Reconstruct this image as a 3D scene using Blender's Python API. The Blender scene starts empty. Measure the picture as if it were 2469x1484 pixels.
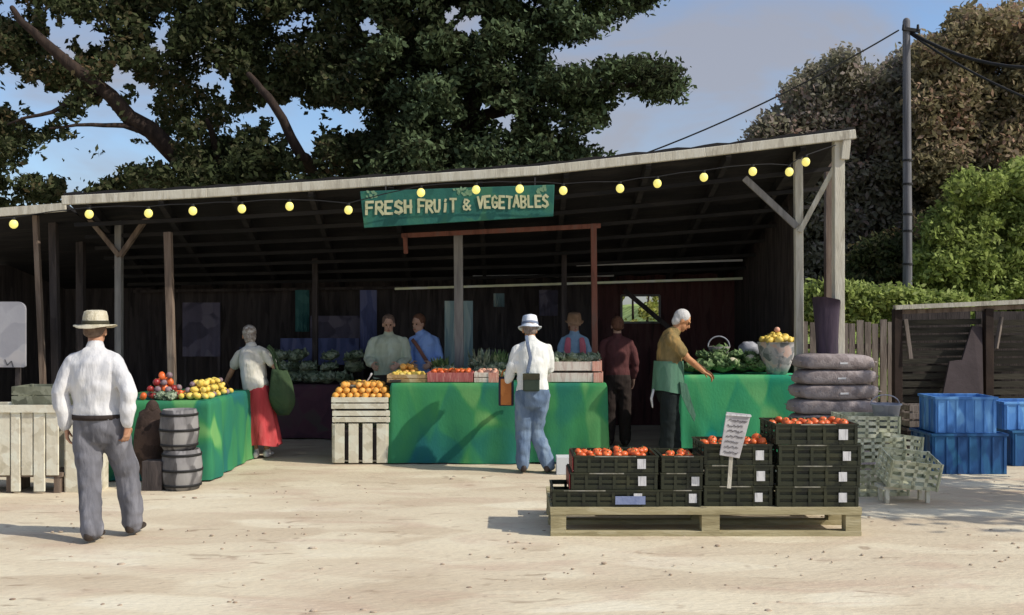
import bpy, math, random
import numpy as np
from mathutils import Vector, Matrix, noise
R = random.Random(7)
NR = np.random.RandomState(11)
SC = bpy.context.scene
COL = SC.collection
F = 2400.0; CX = 1234.5; HZ = 768.0; EYE = 1.74

# ------------------------------------------------------------------ camera, light
cam_d = bpy.data.cameras.new("Camera"); cam = bpy.data.objects.new("Camera", cam_d); COL.objects.link(cam)
cam.location = (0, 0, EYE); cam.rotation_euler = (math.radians(90), 0, 0)
cam_d.sensor_width = 36; cam_d.lens = 36 * F / 2469; cam_d.shift_y = (HZ - 742) / 2469
cam_d.clip_end = 600; cam_d.clip_start = 0.05
SC.camera = cam
EL = math.radians(40.5); SA = Vector((0.935, -0.355)).normalized()
sun_d = bpy.data.lights.new("Sun", 'SUN'); sun = bpy.data.objects.new("Sun", sun_d); COL.objects.link(sun)
sun_d.energy = 3.35; sun_d.angle = math.radians(0.6); sun_d.color = (1.0, 0.93, 0.82)
tosun = Vector((SA.x * math.cos(EL), SA.y * math.cos(EL), math.sin(EL)))
sun.rotation_euler = (-tosun).to_track_quat('-Z', 'Y').to_euler(); sun.location = (6, -4, 12)
w = bpy.data.worlds.new("World"); SC.world = w; w.use_nodes = True
nt = w.node_tree; bg = nt.nodes['Background']; bg.inputs[1].default_value = 0.15
sky = nt.nodes.new('ShaderNodeTexSky'); sky.sky_type = 'NISHITA'; sky.sun_disc = False
sky.sun_elevation = EL; sky.sun_rotation = math.atan2(SA.x, SA.y); sky.ozone_density = 4.0; sky.dust_density = 1.6
tc = nt.nodes.new('ShaderNodeTexCoord'); mp = nt.nodes.new('ShaderNodeMapping'); mp.inputs['Scale'].default_value = (1, 1, 2.2)
n1 = nt.nodes.new('ShaderNodeTexNoise'); n1.inputs['Scale'].default_value = 4.2; n1.inputs['Detail'].default_value = 5; n1.inputs['Roughness'].default_value = .55
n1.inputs['Distortion'].default_value = .6
rp = nt.nodes.new('ShaderNodeValToRGB'); rp.color_ramp.elements[0].position = .38; rp.color_ramp.elements[1].position = .62
mx = nt.nodes.new('ShaderNodeMixRGB'); mx.inputs[2].default_value = (2.25, 2.25, 2.5, 1)
L = nt.links.new
L(tc.outputs['Generated'], mp.inputs[0]); L(mp.outputs[0], n1.inputs['Vector']); L(n1.outputs[0], rp.inputs[0])
mm = nt.nodes.new('ShaderNodeMath'); mm.operation = 'MULTIPLY'; mm.inputs[1].default_value = .8
L(rp.outputs[0], mm.inputs[0]); L(mm.outputs[0], mx.inputs[0]); L(sky.outputs[0], mx.inputs[1]); L(mx.outputs[0], bg.inputs[0])
SC.view_settings.view_transform = 'Standard'; SC.view_settings.look = 'None'; SC.view_settings.gamma = 1
SC.view_settings.exposure = 0.22

# ------------------------------------------------------------------ helpers
V = Vector
def X(px, d): return (px - CX) / F * d
def Z(py, d): return EYE - (py - HZ) / F * d
def P(px, py, d): return V((X(px, d), d, Z(py, d)))
def GD(py): return F * EYE / (py - HZ)

MATS = {}
def mat(name, cols, scale=3.0, rough=.8, bump=.15, bscale=None, stretch=(1, 1, 1), dab=0.0, metal=0, spec=.3, island=False, pos=None):
    if name in MATS: return MATS[name]
    m = bpy.data.materials.new(name); m.use_nodes = True; t = m.node_tree; b = t.nodes['Principled BSDF']; l = t.links.new
    b.inputs['Roughness'].default_value = rough; b.inputs['Metallic'].default_value = metal; b.inputs['Specular IOR Level'].default_value = spec
    c = t.nodes.new('ShaderNodeTexCoord'); mp = t.nodes.new('ShaderNodeMapping'); mp.inputs['Scale'].default_value = stretch
    l(c.outputs['Object'], mp.inputs[0])
    n = t.nodes.new('ShaderNodeTexNoise'); n.inputs['Scale'].default_value = scale; n.inputs['Detail'].default_value = 4; n.inputs['Distortion'].default_value = .4
    l(mp.outputs[0], n.inputs['Vector']); fac = n.outputs[0]
    if dab > 0:
        ad = t.nodes.new('ShaderNodeVectorMath'); ad.operation = 'MULTIPLY_ADD'; ad.inputs[1].default_value = (.25, .25, .25)
        l(n.outputs['Color'], ad.inputs[0]); l(mp.outputs[0], ad.inputs[2])
        vo = t.nodes.new('ShaderNodeTexVoronoi'); vo.inputs['Scale'].default_value = scale * 2.2; vo.feature = 'SMOOTH_F1'
        vo.inputs['Smoothness'].default_value = .25
        l(ad.outputs[0], vo.inputs['Vector'])
        sp = t.nodes.new('ShaderNodeSeparateColor'); l(vo.outputs['Color'], sp.inputs[0])
        mi = t.nodes.new('ShaderNodeMix'); mi.inputs[0].default_value = dab; l(fac, mi.inputs[2]); l(sp.outputs[0], mi.inputs[3]); fac = mi.outputs[0]
    if island:
        g = t.nodes.new('ShaderNodeNewGeometry'); mi = t.nodes.new('ShaderNodeMix'); mi.inputs[0].default_value = .38
        l(fac, mi.inputs[2]); l(g.outputs['Random Per Island'], mi.inputs[3]); fac = mi.outputs[0]
    r = t.nodes.new('ShaderNodeValToRGB'); e = r.color_ramp.elements
    k = len(cols)
    lo, hi = (.3, .7) if not dab else (.22, .78)
    if island: lo, hi = .26, .74
    ps = pos or [lo + (hi - lo) * i / max(1, k - 1) for i in range(k)]
    e[0].position = ps[0]; e[0].color = (*cols[0], 1); e[1].position = ps[-1]; e[1].color = (*cols[-1], 1)
    for i in range(1, k - 1):
        q = e.new(ps[i]); q.color = (*cols[i], 1)
    l(fac, r.inputs[0]); l(r.outputs[0], b.inputs['Base Color'])
    if bump:
        n2 = t.nodes.new('ShaderNodeTexNoise'); n2.inputs['Scale'].default_value = bscale or scale * 8; n2.inputs['Detail'].default_value = 5
        l(mp.outputs[0], n2.inputs['Vector'])
        bp = t.nodes.new('ShaderNodeBump'); bp.inputs['Strength'].default_value = bump; bp.inputs['Distance'].default_value = .02
        l(n2.outputs[0], bp.inputs['Height']); l(bp.outputs[0], b.inputs['Normal'])
    if island:
        out = t.nodes['Material Output']; tr = t.nodes.new('ShaderNodeBsdfTranslucent'); l(r.outputs[0], tr.inputs[0]); ms = t.nodes.new('ShaderNodeMixShader'); ms.inputs[0].default_value = .38
        l(b.outputs[0], ms.inputs[1]); l(tr.outputs[0], ms.inputs[2]); l(ms.outputs[0], out.inputs[0])
    MATS[name] = m; return m

class MB:
    def __init__(s): s.v = []; s.f = []; s.mi = []; s.cur = 0
    def add(s, vs, fs):
        o = len(s.v); s.v += [tuple(v) for v in vs]
        for f in fs: s.f.append(tuple(i + o for i in f)); s.mi.append(s.cur)
        return s
    def box(s, a, b):
        x0, y0, z0 = a; x1, y1, z1 = b
        return s.add([(x0,y0,z0),(x1,y0,z0),(x1,y1,z0),(x0,y1,z0),(x0,y0,z1),(x1,y0,z1),(x1,y1,z1),(x0,y1,z1)],
              [(0,3,2,1),(4,5,6,7),(0,1,5,4),(1,2,6,5),(2,3,7,6),(3,0,4,7)])
    def bar(s, p, q, w, h=None, up=V((0,0,1))):
        p = V(p); q = V(q); h = h or w; t = (q - p).normalized()
        if abs(t.dot(up)) > .98: up = V((0,1,0))
        u = t.cross(up).normalized(); vv = u.cross(t)
        vs = [c + u * (w/2*a) + vv * (h/2*b) for c in (p, q) for a, b in ((-1,-1),(1,-1),(1,1),(-1,1))]
        return s.add(vs, [(0,1,2,3),(7,6,5,4),(0,4,5,1),(1,5,6,2),(2,6,7,3),(3,7,4,0)])
    def loft(s, pts, rad, side=None, n=14, caps=True):
        pts = [V(p) for p in pts]; rad = [(r, r) if not isinstance(r, tuple) else r for r in rad]
        k = len(pts); tang = []
        for i in range(k):
            a = pts[max(0, i-1)]; b = pts[min(k-1, i+1)]; t = (b - a)
            tang.append(t.normalized() if t.length > 1e-9 else V((0,0,1)))
        P2 = list(pts); R2 = list(rad); T2 = list(tang)
        if caps:
            a, t, r = pts[0], tang[0], rad[0]; m = min(r)
            P2 = [a - t*m*.92, a - t*m*.6] + P2; R2 = [(r[0]*.38, r[1]*.38), (r[0]*.8, r[1]*.8)] + R2; T2 = [t, t] + T2
            a, t, r = pts[-1], tang[-1], rad[-1]; m = min(r)
            P2 += [a + t*m*.6, a + t*m*.92]; R2 += [(r[0]*.8, r[1]*.8), (r[0]*.38, r[1]*.38)]; T2 += [t, t]
        sd = V(side) if side is not None else None; vs = []
        pu = None
        for p, r, t in zip(P2, R2, T2):
            if sd is not None and abs(t.dot(sd)) < .97: u = (sd - t * t.dot(sd)).normalized()
            elif pu is not None: u = (pu - t * t.dot(pu)).normalized()
            else:
                q = V((1,0,0)) if abs(t.x) < .8 else V((0,1,0)); u = (q - t * t.dot(q)).normalized()
            pu = u; w_ = t.cross(u)
            for j in range(n):
                a = 2*math.pi*j/n; vs.append(p + u*(r[0]*math.cos(a)) + w_*(r[1]*math.sin(a)))
        fs = []; kk = len(P2)
        for i in range(kk-1):
            for j in range(n):
                fs.append((i*n+j, i*n+(j+1)%n, (i+1)*n+(j+1)%n, (i+1)*n+j))
        fs.append(tuple(range(n-1, -1, -1))); fs.append(tuple((kk-1)*n+j for j in range(n)))
        return s.add(vs, fs)
    def ball(s, c, r, M=None, nu=14, nv=9, fn=None):
        c = V(c); r = V((r, r, r)) if not hasattr(r, '__len__') else V(r); vs = []
        for i in range(nv+1):
            th = math.pi*i/nv
            for j in range(nu):
                ph = 2*math.pi*j/nu; q = V((math.sin(th)*math.cos(ph), math.sin(th)*math.sin(ph), math.cos(th)))
                k = fn(q) if fn else 1
                q = V((q.x*r.x, q.y*r.y, q.z*r.z))*k
                if M is not None: q = M @ q
                vs.append(c + q)
        fs = [(i*nu+j, (i+1)*nu+j, (i+1)*nu+(j+1)%nu, i*nu+(j+1)%nu) for i in range(nv) for j in range(nu)]
        return s.add(vs, fs)
    def cyl(s, c, r0, r1, h, n=20, top=True, bot=True):
        c = V(c); vs = [c + V((math.cos(2*math.pi*j/n)*r, math.sin(2*math.pi*j/n)*r, z)) for r, z in ((r0,0),(r1,h)) for j in range(n)]
        fs = [(j, (j+1)%n, n+(j+1)%n, n+j) for j in range(n)]
        if bot: fs.append(tuple(range(n-1,-1,-1)))
        if top: fs.append(tuple(n+j for j in range(n)))
        return s.add(vs, fs)
    def build(s, name, mats, parent=None, smooth=False, loc=None):
        me = bpy.data.meshes.new(name); me.from_pydata(s.v, [], s.f)
        for m in (mats if isinstance(mats, (list, tuple)) else [mats]): me.materials.append(m)
        if any(s.mi): me.polygons.foreach_set('material_index', s.mi)
        if smooth: me.polygons.foreach_set('use_smooth', [True]*len(s.f))
        me.validate(); me.update()
        o = bpy.data.objects.new(name, me); COL.objects.link(o)
        if parent: o.parent = parent
        if loc is not None: o.location = loc
        return o
def bevel(o, w=.004, seg=2):
    m = o.modifiers.new('bevel', 'BEVEL'); m.width = w; m.segments = seg; m.limit_method = 'ANGLE'; return o
def tag(o, label=None, cat=None, group=None, kind=None):
    if label: o['label'] = label
    if cat: o['category'] = cat
    if group: o['group'] = group
    if kind: o['kind'] = kind
    return o
def thing(name, label, cat, loc=(0,0,0), rz=0, group=None):
    o = bpy.data.objects.new(name, None); COL.objects.link(o); o.location = loc; o.rotation_euler = (0,0,rz); o.empty_display_size = .1
    return tag(o, label, cat, group)
def copy_tree(o, parent=None):
    c = o.copy(); COL.objects.link(c)
    if parent: c.parent = parent
    for ch in list(o.children):
        if ch is not c: copy_tree(ch, c)
    return c
def seg_wall(mb, p, q, t): mb.bar(p, q, t)

# ------------------------------------------------------------------ materials
sand = mat('sand', [(.517,.423,.301),(.611,.526,.385),(.677,.602,.446),(.733,.677,.526)], scale=.9, rough=.95, bump=.6, bscale=22, dab=.35, stretch=(.6,1.5,1), spec=.1)
def scuffs(m, sc, col, lo, hi, amt):
    t = m.node_tree; b = t.nodes['Principled BSDF']; src = b.inputs['Base Color'].links[0].from_socket
    c = t.nodes.new('ShaderNodeTexCoord'); mp = t.nodes.new('ShaderNodeMapping'); mp.inputs['Scale'].default_value = (.8, 2.0, 1); t.links.new(c.outputs['Object'], mp.inputs[0])
    n = t.nodes.new('ShaderNodeTexNoise'); n.inputs['Scale'].default_value = sc; n.inputs['Detail'].default_value = 3; n.inputs['Distortion'].default_value = 1.0; t.links.new(mp.outputs[0], n.inputs['Vector'])
    r = t.nodes.new('ShaderNodeValToRGB'); r.color_ramp.elements[0].position = lo; r.color_ramp.elements[1].position = hi; t.links.new(n.outputs[0], r.inputs[0])
    k = t.nodes.new('ShaderNodeMath'); k.operation = 'MULTIPLY'; k.inputs[1].default_value = amt; t.links.new(r.outputs[0], k.inputs[0])
    x = t.nodes.new('ShaderNodeMixRGB'); x.inputs[2].default_value = (*col, 1); t.links.new(k.outputs[0], x.inputs[0]); t.links.new(src, x.inputs[1]); t.links.new(x.outputs[0], b.inputs['Base Color'])
scuffs(sand, 3.2, (.27,.19,.13), .63, .72, .6); scuffs(sand, 1.1, (.50,.36,.27), .52, .68, .45); scuffs(sand, 9, (.25,.19,.15), .68, .76, .5)
whitewood = mat('pale painted timber', [(.34,.31,.25),(.52,.49,.40),(.60,.58,.50)], 4, .75, .3, 30, (3,3,.5), dab=.3)
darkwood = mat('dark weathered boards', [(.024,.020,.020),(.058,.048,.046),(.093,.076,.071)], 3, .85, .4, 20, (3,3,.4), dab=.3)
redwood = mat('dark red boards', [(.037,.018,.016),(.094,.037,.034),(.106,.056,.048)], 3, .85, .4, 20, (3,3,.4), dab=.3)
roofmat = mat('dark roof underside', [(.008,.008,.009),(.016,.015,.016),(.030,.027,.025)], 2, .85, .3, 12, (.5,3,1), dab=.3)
greypost = mat('grey weathered post', [(.12,.115,.11),(.21,.20,.19),(.28,.27,.25)], 4, .8, .3, 25, (4,4,.4))
redpaint = mat('rusty red paint', [(.11,.045,.03),(.20,.075,.05),(.16,.09,.07)], 5, .7, .3, 25, (3,3,.5))
brownwood = mat('brown timber', [(.09,.065,.05),(.17,.125,.095),(.24,.19,.15)], 4, .85, .3, 25, (4,4,.4))
cream = mat('cream painted slats', [(.506,.462,.341),(.682,.638,.506),(.750,.750,.627)], 5, .75, .2, 30, dab=.4)
green = mat('green tablecloth', [(.018,.12,.15),(.025,.16,.11),(.05,.24,.09),(.17,.38,.13)], 1.3, .9, .15, 40, (1,1,.55), dab=.35, spec=.1)
greenB = mat('teal green tablecloth', [(.01,.24,.26),(.025,.26,.15),(.07,.36,.15),(.18,.46,.18)], 1.3, .9, .15, 40, (1,1,.55), dab=.35, spec=.1)
signgreen = mat('sign green', [(.012,.085,.07),(.02,.12,.095),(.035,.14,.08)], 3, .7, .2, 30, dab=.5)
lettering = mat('cream lettering', [(.36,.38,.22),(.52,.52,.33)], 12, .7, .1)
sprigmat = mat('painted leaf sprigs', [(.12,.24,.14),(.22,.33,.20)], 12, .7, .1)
cratedark = mat('black green plastic crate', [(.010,.012,.008),(.022,.026,.012),(.034,.036,.016)], 3, .5, .1, 40, dab=.5, spec=.4)
paper = mat('paper label', [(.42,.42,.43),(.62,.62,.63),(.72,.72,.72)], 20, .8, .05, stretch=(4,1,.5))
palletm = mat('pale pallet wood', [(.26,.22,.12),(.38,.33,.19),(.47,.42,.27)], 4, .85, .3, 30, (.5,3,3), dab=.3)
tomato = mat('tomato skin', [(.56,.08,.02),(.74,.14,.03),(.80,.19,.05)], 9, .35, .02, dab=.3, spec=.5)
redfruit = mat('dark red fruit skin', [(.22,.02,.02),(.42,.04,.035)], 9, .35, .02, spec=.5)
orange = mat('orange peel', [(.68,.28,.03),(.82,.42,.09),(.88,.55,.18)], 9, .5, .1, 90, spec=.4)
lemon = mat('yellow peel', [(.66,.43,.06),(.80,.60,.12),(.85,.70,.28)], 9, .5, .1, 90, spec=.4)
peach = mat('peach skin', [(.72,.36,.24),(.80,.48,.36)], 9, .6, .05)
plum = mat('grey violet fruit skin', [(.14,.09,.11),(.28,.20,.22),(.33,.27,.26)], 9, .5, .05)
leafg = mat('vegetable leaf', [(.03,.07,.03),(.08,.15,.05),(.16,.24,.09),(.27,.34,.18)], 8, .7, .2, 40, dab=.4)
leafd = mat('dark vegetable leaf', [(.048,.078,.048),(.132,.180,.108),(.252,.312,.204),(.408,.444,.348)], 8, .7, .2, 40, dab=.4)
curd = mat('cauliflower curd', [(.55,.50,.35),(.70,.66,.50)], 30, .8, .5, 60)
sackm = mat('grey brown sackcloth', [(.21,.175,.17),(.31,.265,.255),(.39,.34,.33)], 5, .95, .5, 60, dab=.4, spec=.1)
tarp = mat('dark purple tarpaulin', [(.025,.018,.03),(.05,.034,.055),(.07,.05,.07)], 4, .7, .2, 20, (3,3,.5))
bluel = mat('bright blue plastic', [(.050,.163,.425),(.088,.263,.625),(.175,.413,.750)], 2.5, .55, .1, 30, (2,2,.6), dab=.5)
blued = mat('deep blue plastic', [(.009,.045,.135),(.018,.090,.255),(.030,.150,.300)], 2.5, .55, .1, 30, (2,2,.6), dab=.5)
palegreen = mat('pale green lattice plastic', [(.375,.388,.250),(.562,.562,.388),(.700,.700,.537)], 6, .7, .1, 30, dab=.4)
greyp = mat('blue grey plastic', [(.20,.21,.25),(.34,.35,.40),(.46,.47,.50)], 5, .6, .1, 30, dab=.4)
fenced = mat('dark slatted fence', [(.018,.016,.012),(.042,.038,.028),(.065,.058,.042)], 2, .85, .4, 20, (.4,3,3), dab=.4)
fencel = mat('grey brown fence boards', [(.11,.09,.075),(.20,.165,.14),(.26,.225,.19)], 3, .85, .4, 20, (3,3,.4), dab=.4)
poleg = mat('grey telegraph pole', [(.07,.07,.075),(.13,.13,.14),(.20,.20,.21)], 3, .8, .3, 20, (6,6,.3))
black = mat('black cable', [(.012,.012,.013),(.02,.02,.02)], 3, .7, 0)
barrelm = mat('grey barrel staves', [(.035,.032,.032),(.10,.095,.095),(.24,.23,.23),(.30,.29,.28)], 4, .75, .3, 25, (1,1,.4), dab=.35)
brownsack = mat('dark brown sacking', [(.022,.014,.011),(.055,.035,.027),(.085,.055,.042)], 5, .9, .4, 40, dab=.4)
violet = mat('lavender card', [(.16,.15,.24),(.26,.25,.36)], 5, .8, .1)
maroon = mat('dark maroon cloth', [(.05,.028,.04),(.10,.045,.06),(.08,.07,.06)], 2, .9, .2, 20, dab=.4)
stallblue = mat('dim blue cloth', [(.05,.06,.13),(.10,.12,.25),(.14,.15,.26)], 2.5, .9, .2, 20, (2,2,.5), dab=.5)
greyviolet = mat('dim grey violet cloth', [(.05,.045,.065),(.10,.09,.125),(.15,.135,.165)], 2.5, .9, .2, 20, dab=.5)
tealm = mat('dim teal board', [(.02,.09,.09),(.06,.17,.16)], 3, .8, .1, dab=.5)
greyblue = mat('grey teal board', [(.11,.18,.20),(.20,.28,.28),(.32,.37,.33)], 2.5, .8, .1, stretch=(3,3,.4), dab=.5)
bark = mat('dark bark', [(.018,.012,.010),(.035,.024,.019),(.055,.036,.026)], 4, .95, .6, 20, (3,3,.7))
grassm = mat('sunlit grass', [(.14,.19,.05),(.25,.34,.09),(.34,.44,.14)], 1.0, .95, .5, 12, dab=.5)
lf_dark = mat('dark olive foliage', [(.030,.037,.016),(.048,.062,.025),(.069,.090,.037),(.109,.109,.057),(.196,.115,.057)], .55, .85, 0, island=True, pos=[.25,.4,.52,.66,.82], spec=.15)
lf_sage = mat('sage green foliage', [(.026,.028,.014),(.038,.046,.020),(.058,.078,.034),(.12,.17,.08),(.19,.26,.14)], .6, .85, 0, island=True, pos=[.25,.4,.5,.62,.75], spec=.15)
lf_brown = mat('brown olive foliage', [(.156,.150,.098),(.221,.215,.143),(.312,.293,.208),(.364,.305,.273),(.572,.312,.221)], .35, .9, 0, island=True, pos=[.22,.4,.54,.68,.84], spec=.1)
lf_ochre = mat('ochre brown foliage', [(.130,.117,.065),(.208,.182,.098),(.299,.260,.143),(.364,.273,.195),(.572,.286,.195)], .45, .9, 0, island=True, pos=[.22,.4,.54,.68,.84], spec=.1)
lf_lime = mat('bright green foliage', [(.10,.12,.04),(.22,.28,.07),(.34,.42,.12),(.46,.52,.20)], .4, .85, 0, island=True, spec=.15)
lf_yel = mat('yellow green foliage', [(.16,.20,.03),(.38,.40,.09),(.55,.54,.22)], 2, .85, 0, island=True, spec=.15)

# ------------------------------------------------------------------ ground
def ground():
    xs = np.concatenate([[-220,-90,-40,-20], np.linspace(-12,12,160), [20,40,90,220]])
    ys = np.concatenate([[-60,-20,-5], np.linspace(2,18,150), [24,34,60,130,260]])
    vs = []
    for y in ys:
        for x in xs:
            z = 0
            if -12 <= x <= 12 and 2 <= y <= 18:
                z = .014*noise.noise(V((x*.6, y*.9, 0))) + .006*noise.noise(V((x*3, y*4, 3)))
                fade = min(1, max(0, (11.2-y)/2)); z *= fade
            vs.append((x, y, z))
    n = len(xs); fs = [(j*n+i, j*n+i+1, (j+1)*n+i+1, (j+1)*n+i) for j in range(len(ys)-1) for i in range(n-1)]
    o = MB().add(vs, fs).build('ground', sand, smooth=True); tag(o, kind='structure')
    mb = MB()
    for _ in range(650):
        y = 5.3 + 6.0*R.random()**1.4; x = R.uniform(-.55, .55)*y
        if noise.noise(V((x*.9, y*1.3, 9))) < -.02 and R.random() < .75: continue
        r = R.uniform(.004, .014) * (1.6 if R.random() < .12 else 1)
        mb.ball((x, y, r*.2 + .0), (r*R.uniform(.8,1.8), r*R.uniform(.7,1.2), r*.55), nu=7, nv=5, fn=lambda q: 1+.25*noise.noise(q*2+V((x*9,0,0))))
    st = mat('brown clods', [(.26,.19,.14),(.40,.31,.23),(.52,.44,.34)], 3, .95, .4, 40)
    tag(mb.build('clods', st, smooth=True), 'small brown clods and stones strewn over the pale sandy ground', 'stones', kind='stuff')
ground()
def bank():
    xs = np.linspace(1.5, 40, 70); ys = np.linspace(17.2, 60, 50); vs = []
    for y in ys:
        for x in xs:
            k = min(1, (y-17.2)/5.0); k = k*k*(3-2*k); kx = min(1, (x-1.5)/4)
            vs.append((x, y, -.02 + kx*k*(2.35 + .25*noise.noise(V((x*.5, y*.5, 1)))) + .06*noise.noise(V((x*2, y*2, 0)))))
    n = len(xs); fs = [(j*n+i, j*n+i+1, (j+1)*n+i+1, (j+1)*n+i) for j in range(len(ys)-1) for i in range(n-1)]
    tag(MB().add(vs, fs).build('grass_bank', grassm, smooth=True), kind='structure')
    mb = MB()
    for _ in range(9000):
        x = R.uniform(4.5, 13); y = R.uniform(18.5, 24)
        k = min(1, (y-17.2)/5.0); k = k*k*(3-2*k); kx = min(1, (x-1.5)/4); z = kx*k*2.35 - .05
        h = R.uniform(.12, .34); a = R.uniform(0, 6.28); lx = R.uniform(-.12,.12); ww = R.uniform(.01, .025)
        mb.add([(x-ww*math.cos(a), y-ww*math.sin(a), z), (x+ww*math.cos(a), y+ww*math.sin(a), z), (x+lx, y+R.uniform(-.1,.1), z+h)], [(0,1,2)])
    tag(mb.build('grass', grassm), 'bright sunlit grass growing on the bank behind the fences', 'grass', kind='stuff')
bank()

# ------------------------------------------------------------------ trees
def inpoly(px, py, poly):
    c = np.zeros(len(px), bool); j = len(poly)-1
    for i in range(len(poly)):
        xi, yi = poly[i]; xj, yj = poly[j]
        m = ((yi > py) != (yj > py)) & (px < (xj-xi)*(py-yi)/((yj-yi) or 1e-9)+xi); c ^= m; j = i
    return c
def crown(name, m, parent, poly, dr, nclump, per, size, crad=.4, holes=(), flat=1.0):
    xs = [p[0] for p in poly]; ys = [p[1] for p in poly]
    cx = NR.uniform(min(xs), max(xs), nclump*5); cy = NR.uniform(min(ys), max(ys), nclump*5)
    ok = inpoly(cx, cy, poly); cx = cx[ok][:nclump]; cy = cy[ok][:nclump]; n = len(cx)
    dd = NR.uniform(dr[0], dr[1], n)
    rr = NR.uniform(.6, 1.3, n)*crad
    C = np.stack([(cx-CX)/F*dd, dd, EYE-(cy-HZ)/F*dd], 1)
    O = NR.normal(size=(n, per, 3)); O /= np.linalg.norm(O, axis=2, keepdims=True); O *= NR.uniform(.35, 1, (n, per, 1))
    Q = (C[:, None, :] + O*rr[:, None, None]*np.array([1.15, 1, .8])).reshape(-1, 3)
    px = Q[:,0]/Q[:,1]*F+CX; py = HZ-(Q[:,2]-EYE)/Q[:,1]*F
    ok = inpoly(px+NR.normal(0, 13, len(px)), py+NR.normal(0, 11, len(px)), poly)
    for hx, hy, ax, ay in holes:
        ax, ay = ax*1.12+13, ay*1.12+13
        th = np.arctan2((py-hy)/ay, (px-hx)/ax); kr = 1+.28*np.sin(2*th+hx)+.2*np.sin(5*th+hy)+.12*np.sin(9*th+hx*.3)
        ok &= ((px-hx)/ax+NR.normal(0,.16,len(px)))**2 + ((py-hy)/ay+NR.normal(0,.16,len(px)))**2 > kr*kr
    Q = Q[ok]; k = len(Q)
    N = NR.normal(size=(k,3)) + np.array([.3,-.5,.5]); N /= np.linalg.norm(N, axis=1, keepdims=True)
    A = NR.normal(size=(k,3)); U = np.cross(N, A); U /= np.linalg.norm(U, axis=1, keepdims=True); W = np.cross(N, U)
    s = NR.uniform(size[0], size[1], (k,1))
    vs = np.stack([Q-U*s, Q-W*s*.5+N*s*.12, Q+U*s, Q+W*s*.5+N*s*.12], 1).reshape(-1, 3)
    me = bpy.data.meshes.new(name); me.vertices.add(4*k); me.vertices.foreach_set('co', vs.ravel())
    me.loops.add(4*k); me.loops.foreach_set('vertex_index', np.arange(4*k)); me.polygons.add(k)
    me.polygons.foreach_set('loop_start', np.arange(k)*4); me.polygons.foreach_set('loop_total', np.full(k, 4))
    me.materials.append(m); me.update(calc_edges=True); me.validate()
    o = bpy.data.objects.new(name, me); COL.objects.link(o); o.parent = parent
    return o
def limb(mb, pts, r0, r1):
    k = len(pts); out = []
    for i in range(k-1):
        for t in (0, .33, .66):
            p = pts[i].lerp(pts[i+1], t); q = p*1.7; out.append(p + V((noise.noise(q), noise.noise(q+V((5,0,0))), noise.noise(q+V((0,7,0)))))*.1)
    out.append(pts[-1]); m = len(out)
    mb.loft(out, [r0+(r1-r0)*i/(m-1) for i in range(m)], n=8)

tA = thing('broadleaf_tree', 'large dark tree with bare diagonal limbs and sky gaps above the left roof', 'tree')
holes = [(270,345,95,44),(195,385,74,38),(108,402,32,24),(95,235,40,32),(98,282,26,13),(280,205,32,25),(352,222,16,15),(338,285,30,34),(270,290,42,26),(20,235,24,26),
    (150,110,24,20),(195,82,38,26),(125,62,9,16),(695,285,40,22),(722,335,32,42),(745,308,22,22),(625,275,32,15),(830,295,34,19),(893,68,9,12),(388,95,12,14),(545,215,10,12),(192,430,24,18),(505,190,9,12),(8,190,14,30),(395,360,10,18)]
polyA = [(-260,-300),(980,-320),(1000,120),(940,300),(960,470),(500,500),(150,505),(-250,520)]
crown('crown', lf_dark, tA, polyA, (18.3, 22.5), 950, 230, (.032,.095), .42, holes)
mb = MB()
limb(mb, [V((-5.0,20.2,0)), P(600,650,20.2), P(560,480,20.2), P(400,352,19.4), P(270,238,18.6), P(110,112,18.2), P(30,20,18.0)], .34, .05)
limb(mb, [P(570,500,20.2), P(520,380,19.6), P(500,290,19)], .13, .04)
limb(mb, [P(640,600,20.2), P(755,415,19.6), P(725,375,18.6), P(650,240,18.2), P(600,180,18.2)], .15, .05)
limb(mb, [P(400,352,19.4), P(300,300,18.8), P(220,302,18.4), P(120,310,18.2)], .07, .02)
limb(mb, [P(250,225,18.7), P(120,262,18.3), P(20,300,18.2)], .06, .02)
mb.build('trunk', bark, tA, smooth=True)
tB = thing('broadleaf_tree', 'sage green tree above the shed, one leafy bough reaching right into the sky', 'tree')
polyB = [(900,-320),(1700,-330),(1640,-60),(1590,5),(1500,45),(1440,80),(1340,112),(1310,150),(1400,165),(1470,150),(1560,140),(1640,158),(1668,215),(1600,262),(1550,225),(1480,228),(1468,290),(1400,325),(1370,345),(1450,362),(1505,392),(1480,440),(880,480),(880,100)]
crown('crown', lf_sage, tB, polyB, (17.8, 21.5), 800, 220, (.032,.09), .38, [(1133,62,15,18),(1213,285,13,20),(1175,270,8,9),(893,68,12,14),(1090,35,6,9)])
mb = MB()
limb(mb, [V((-1.6,19.8,0)), P(1080,520,19.8), P(1120,300,19.6), P(1180,100,19.4), P(1230,-120,19.4)], .32, .08)
limb(mb, [P(1130,300,19.6), P(1280,240,19.2), P(1450,210,18.8), P(1600,200,18.6)], .13, .03)
limb(mb, [P(1110,380,19.6), P(950,200,19.4), P(860,60,19.4)], .13, .04)
mb.build('trunk', bark, tB, smooth=True)
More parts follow.
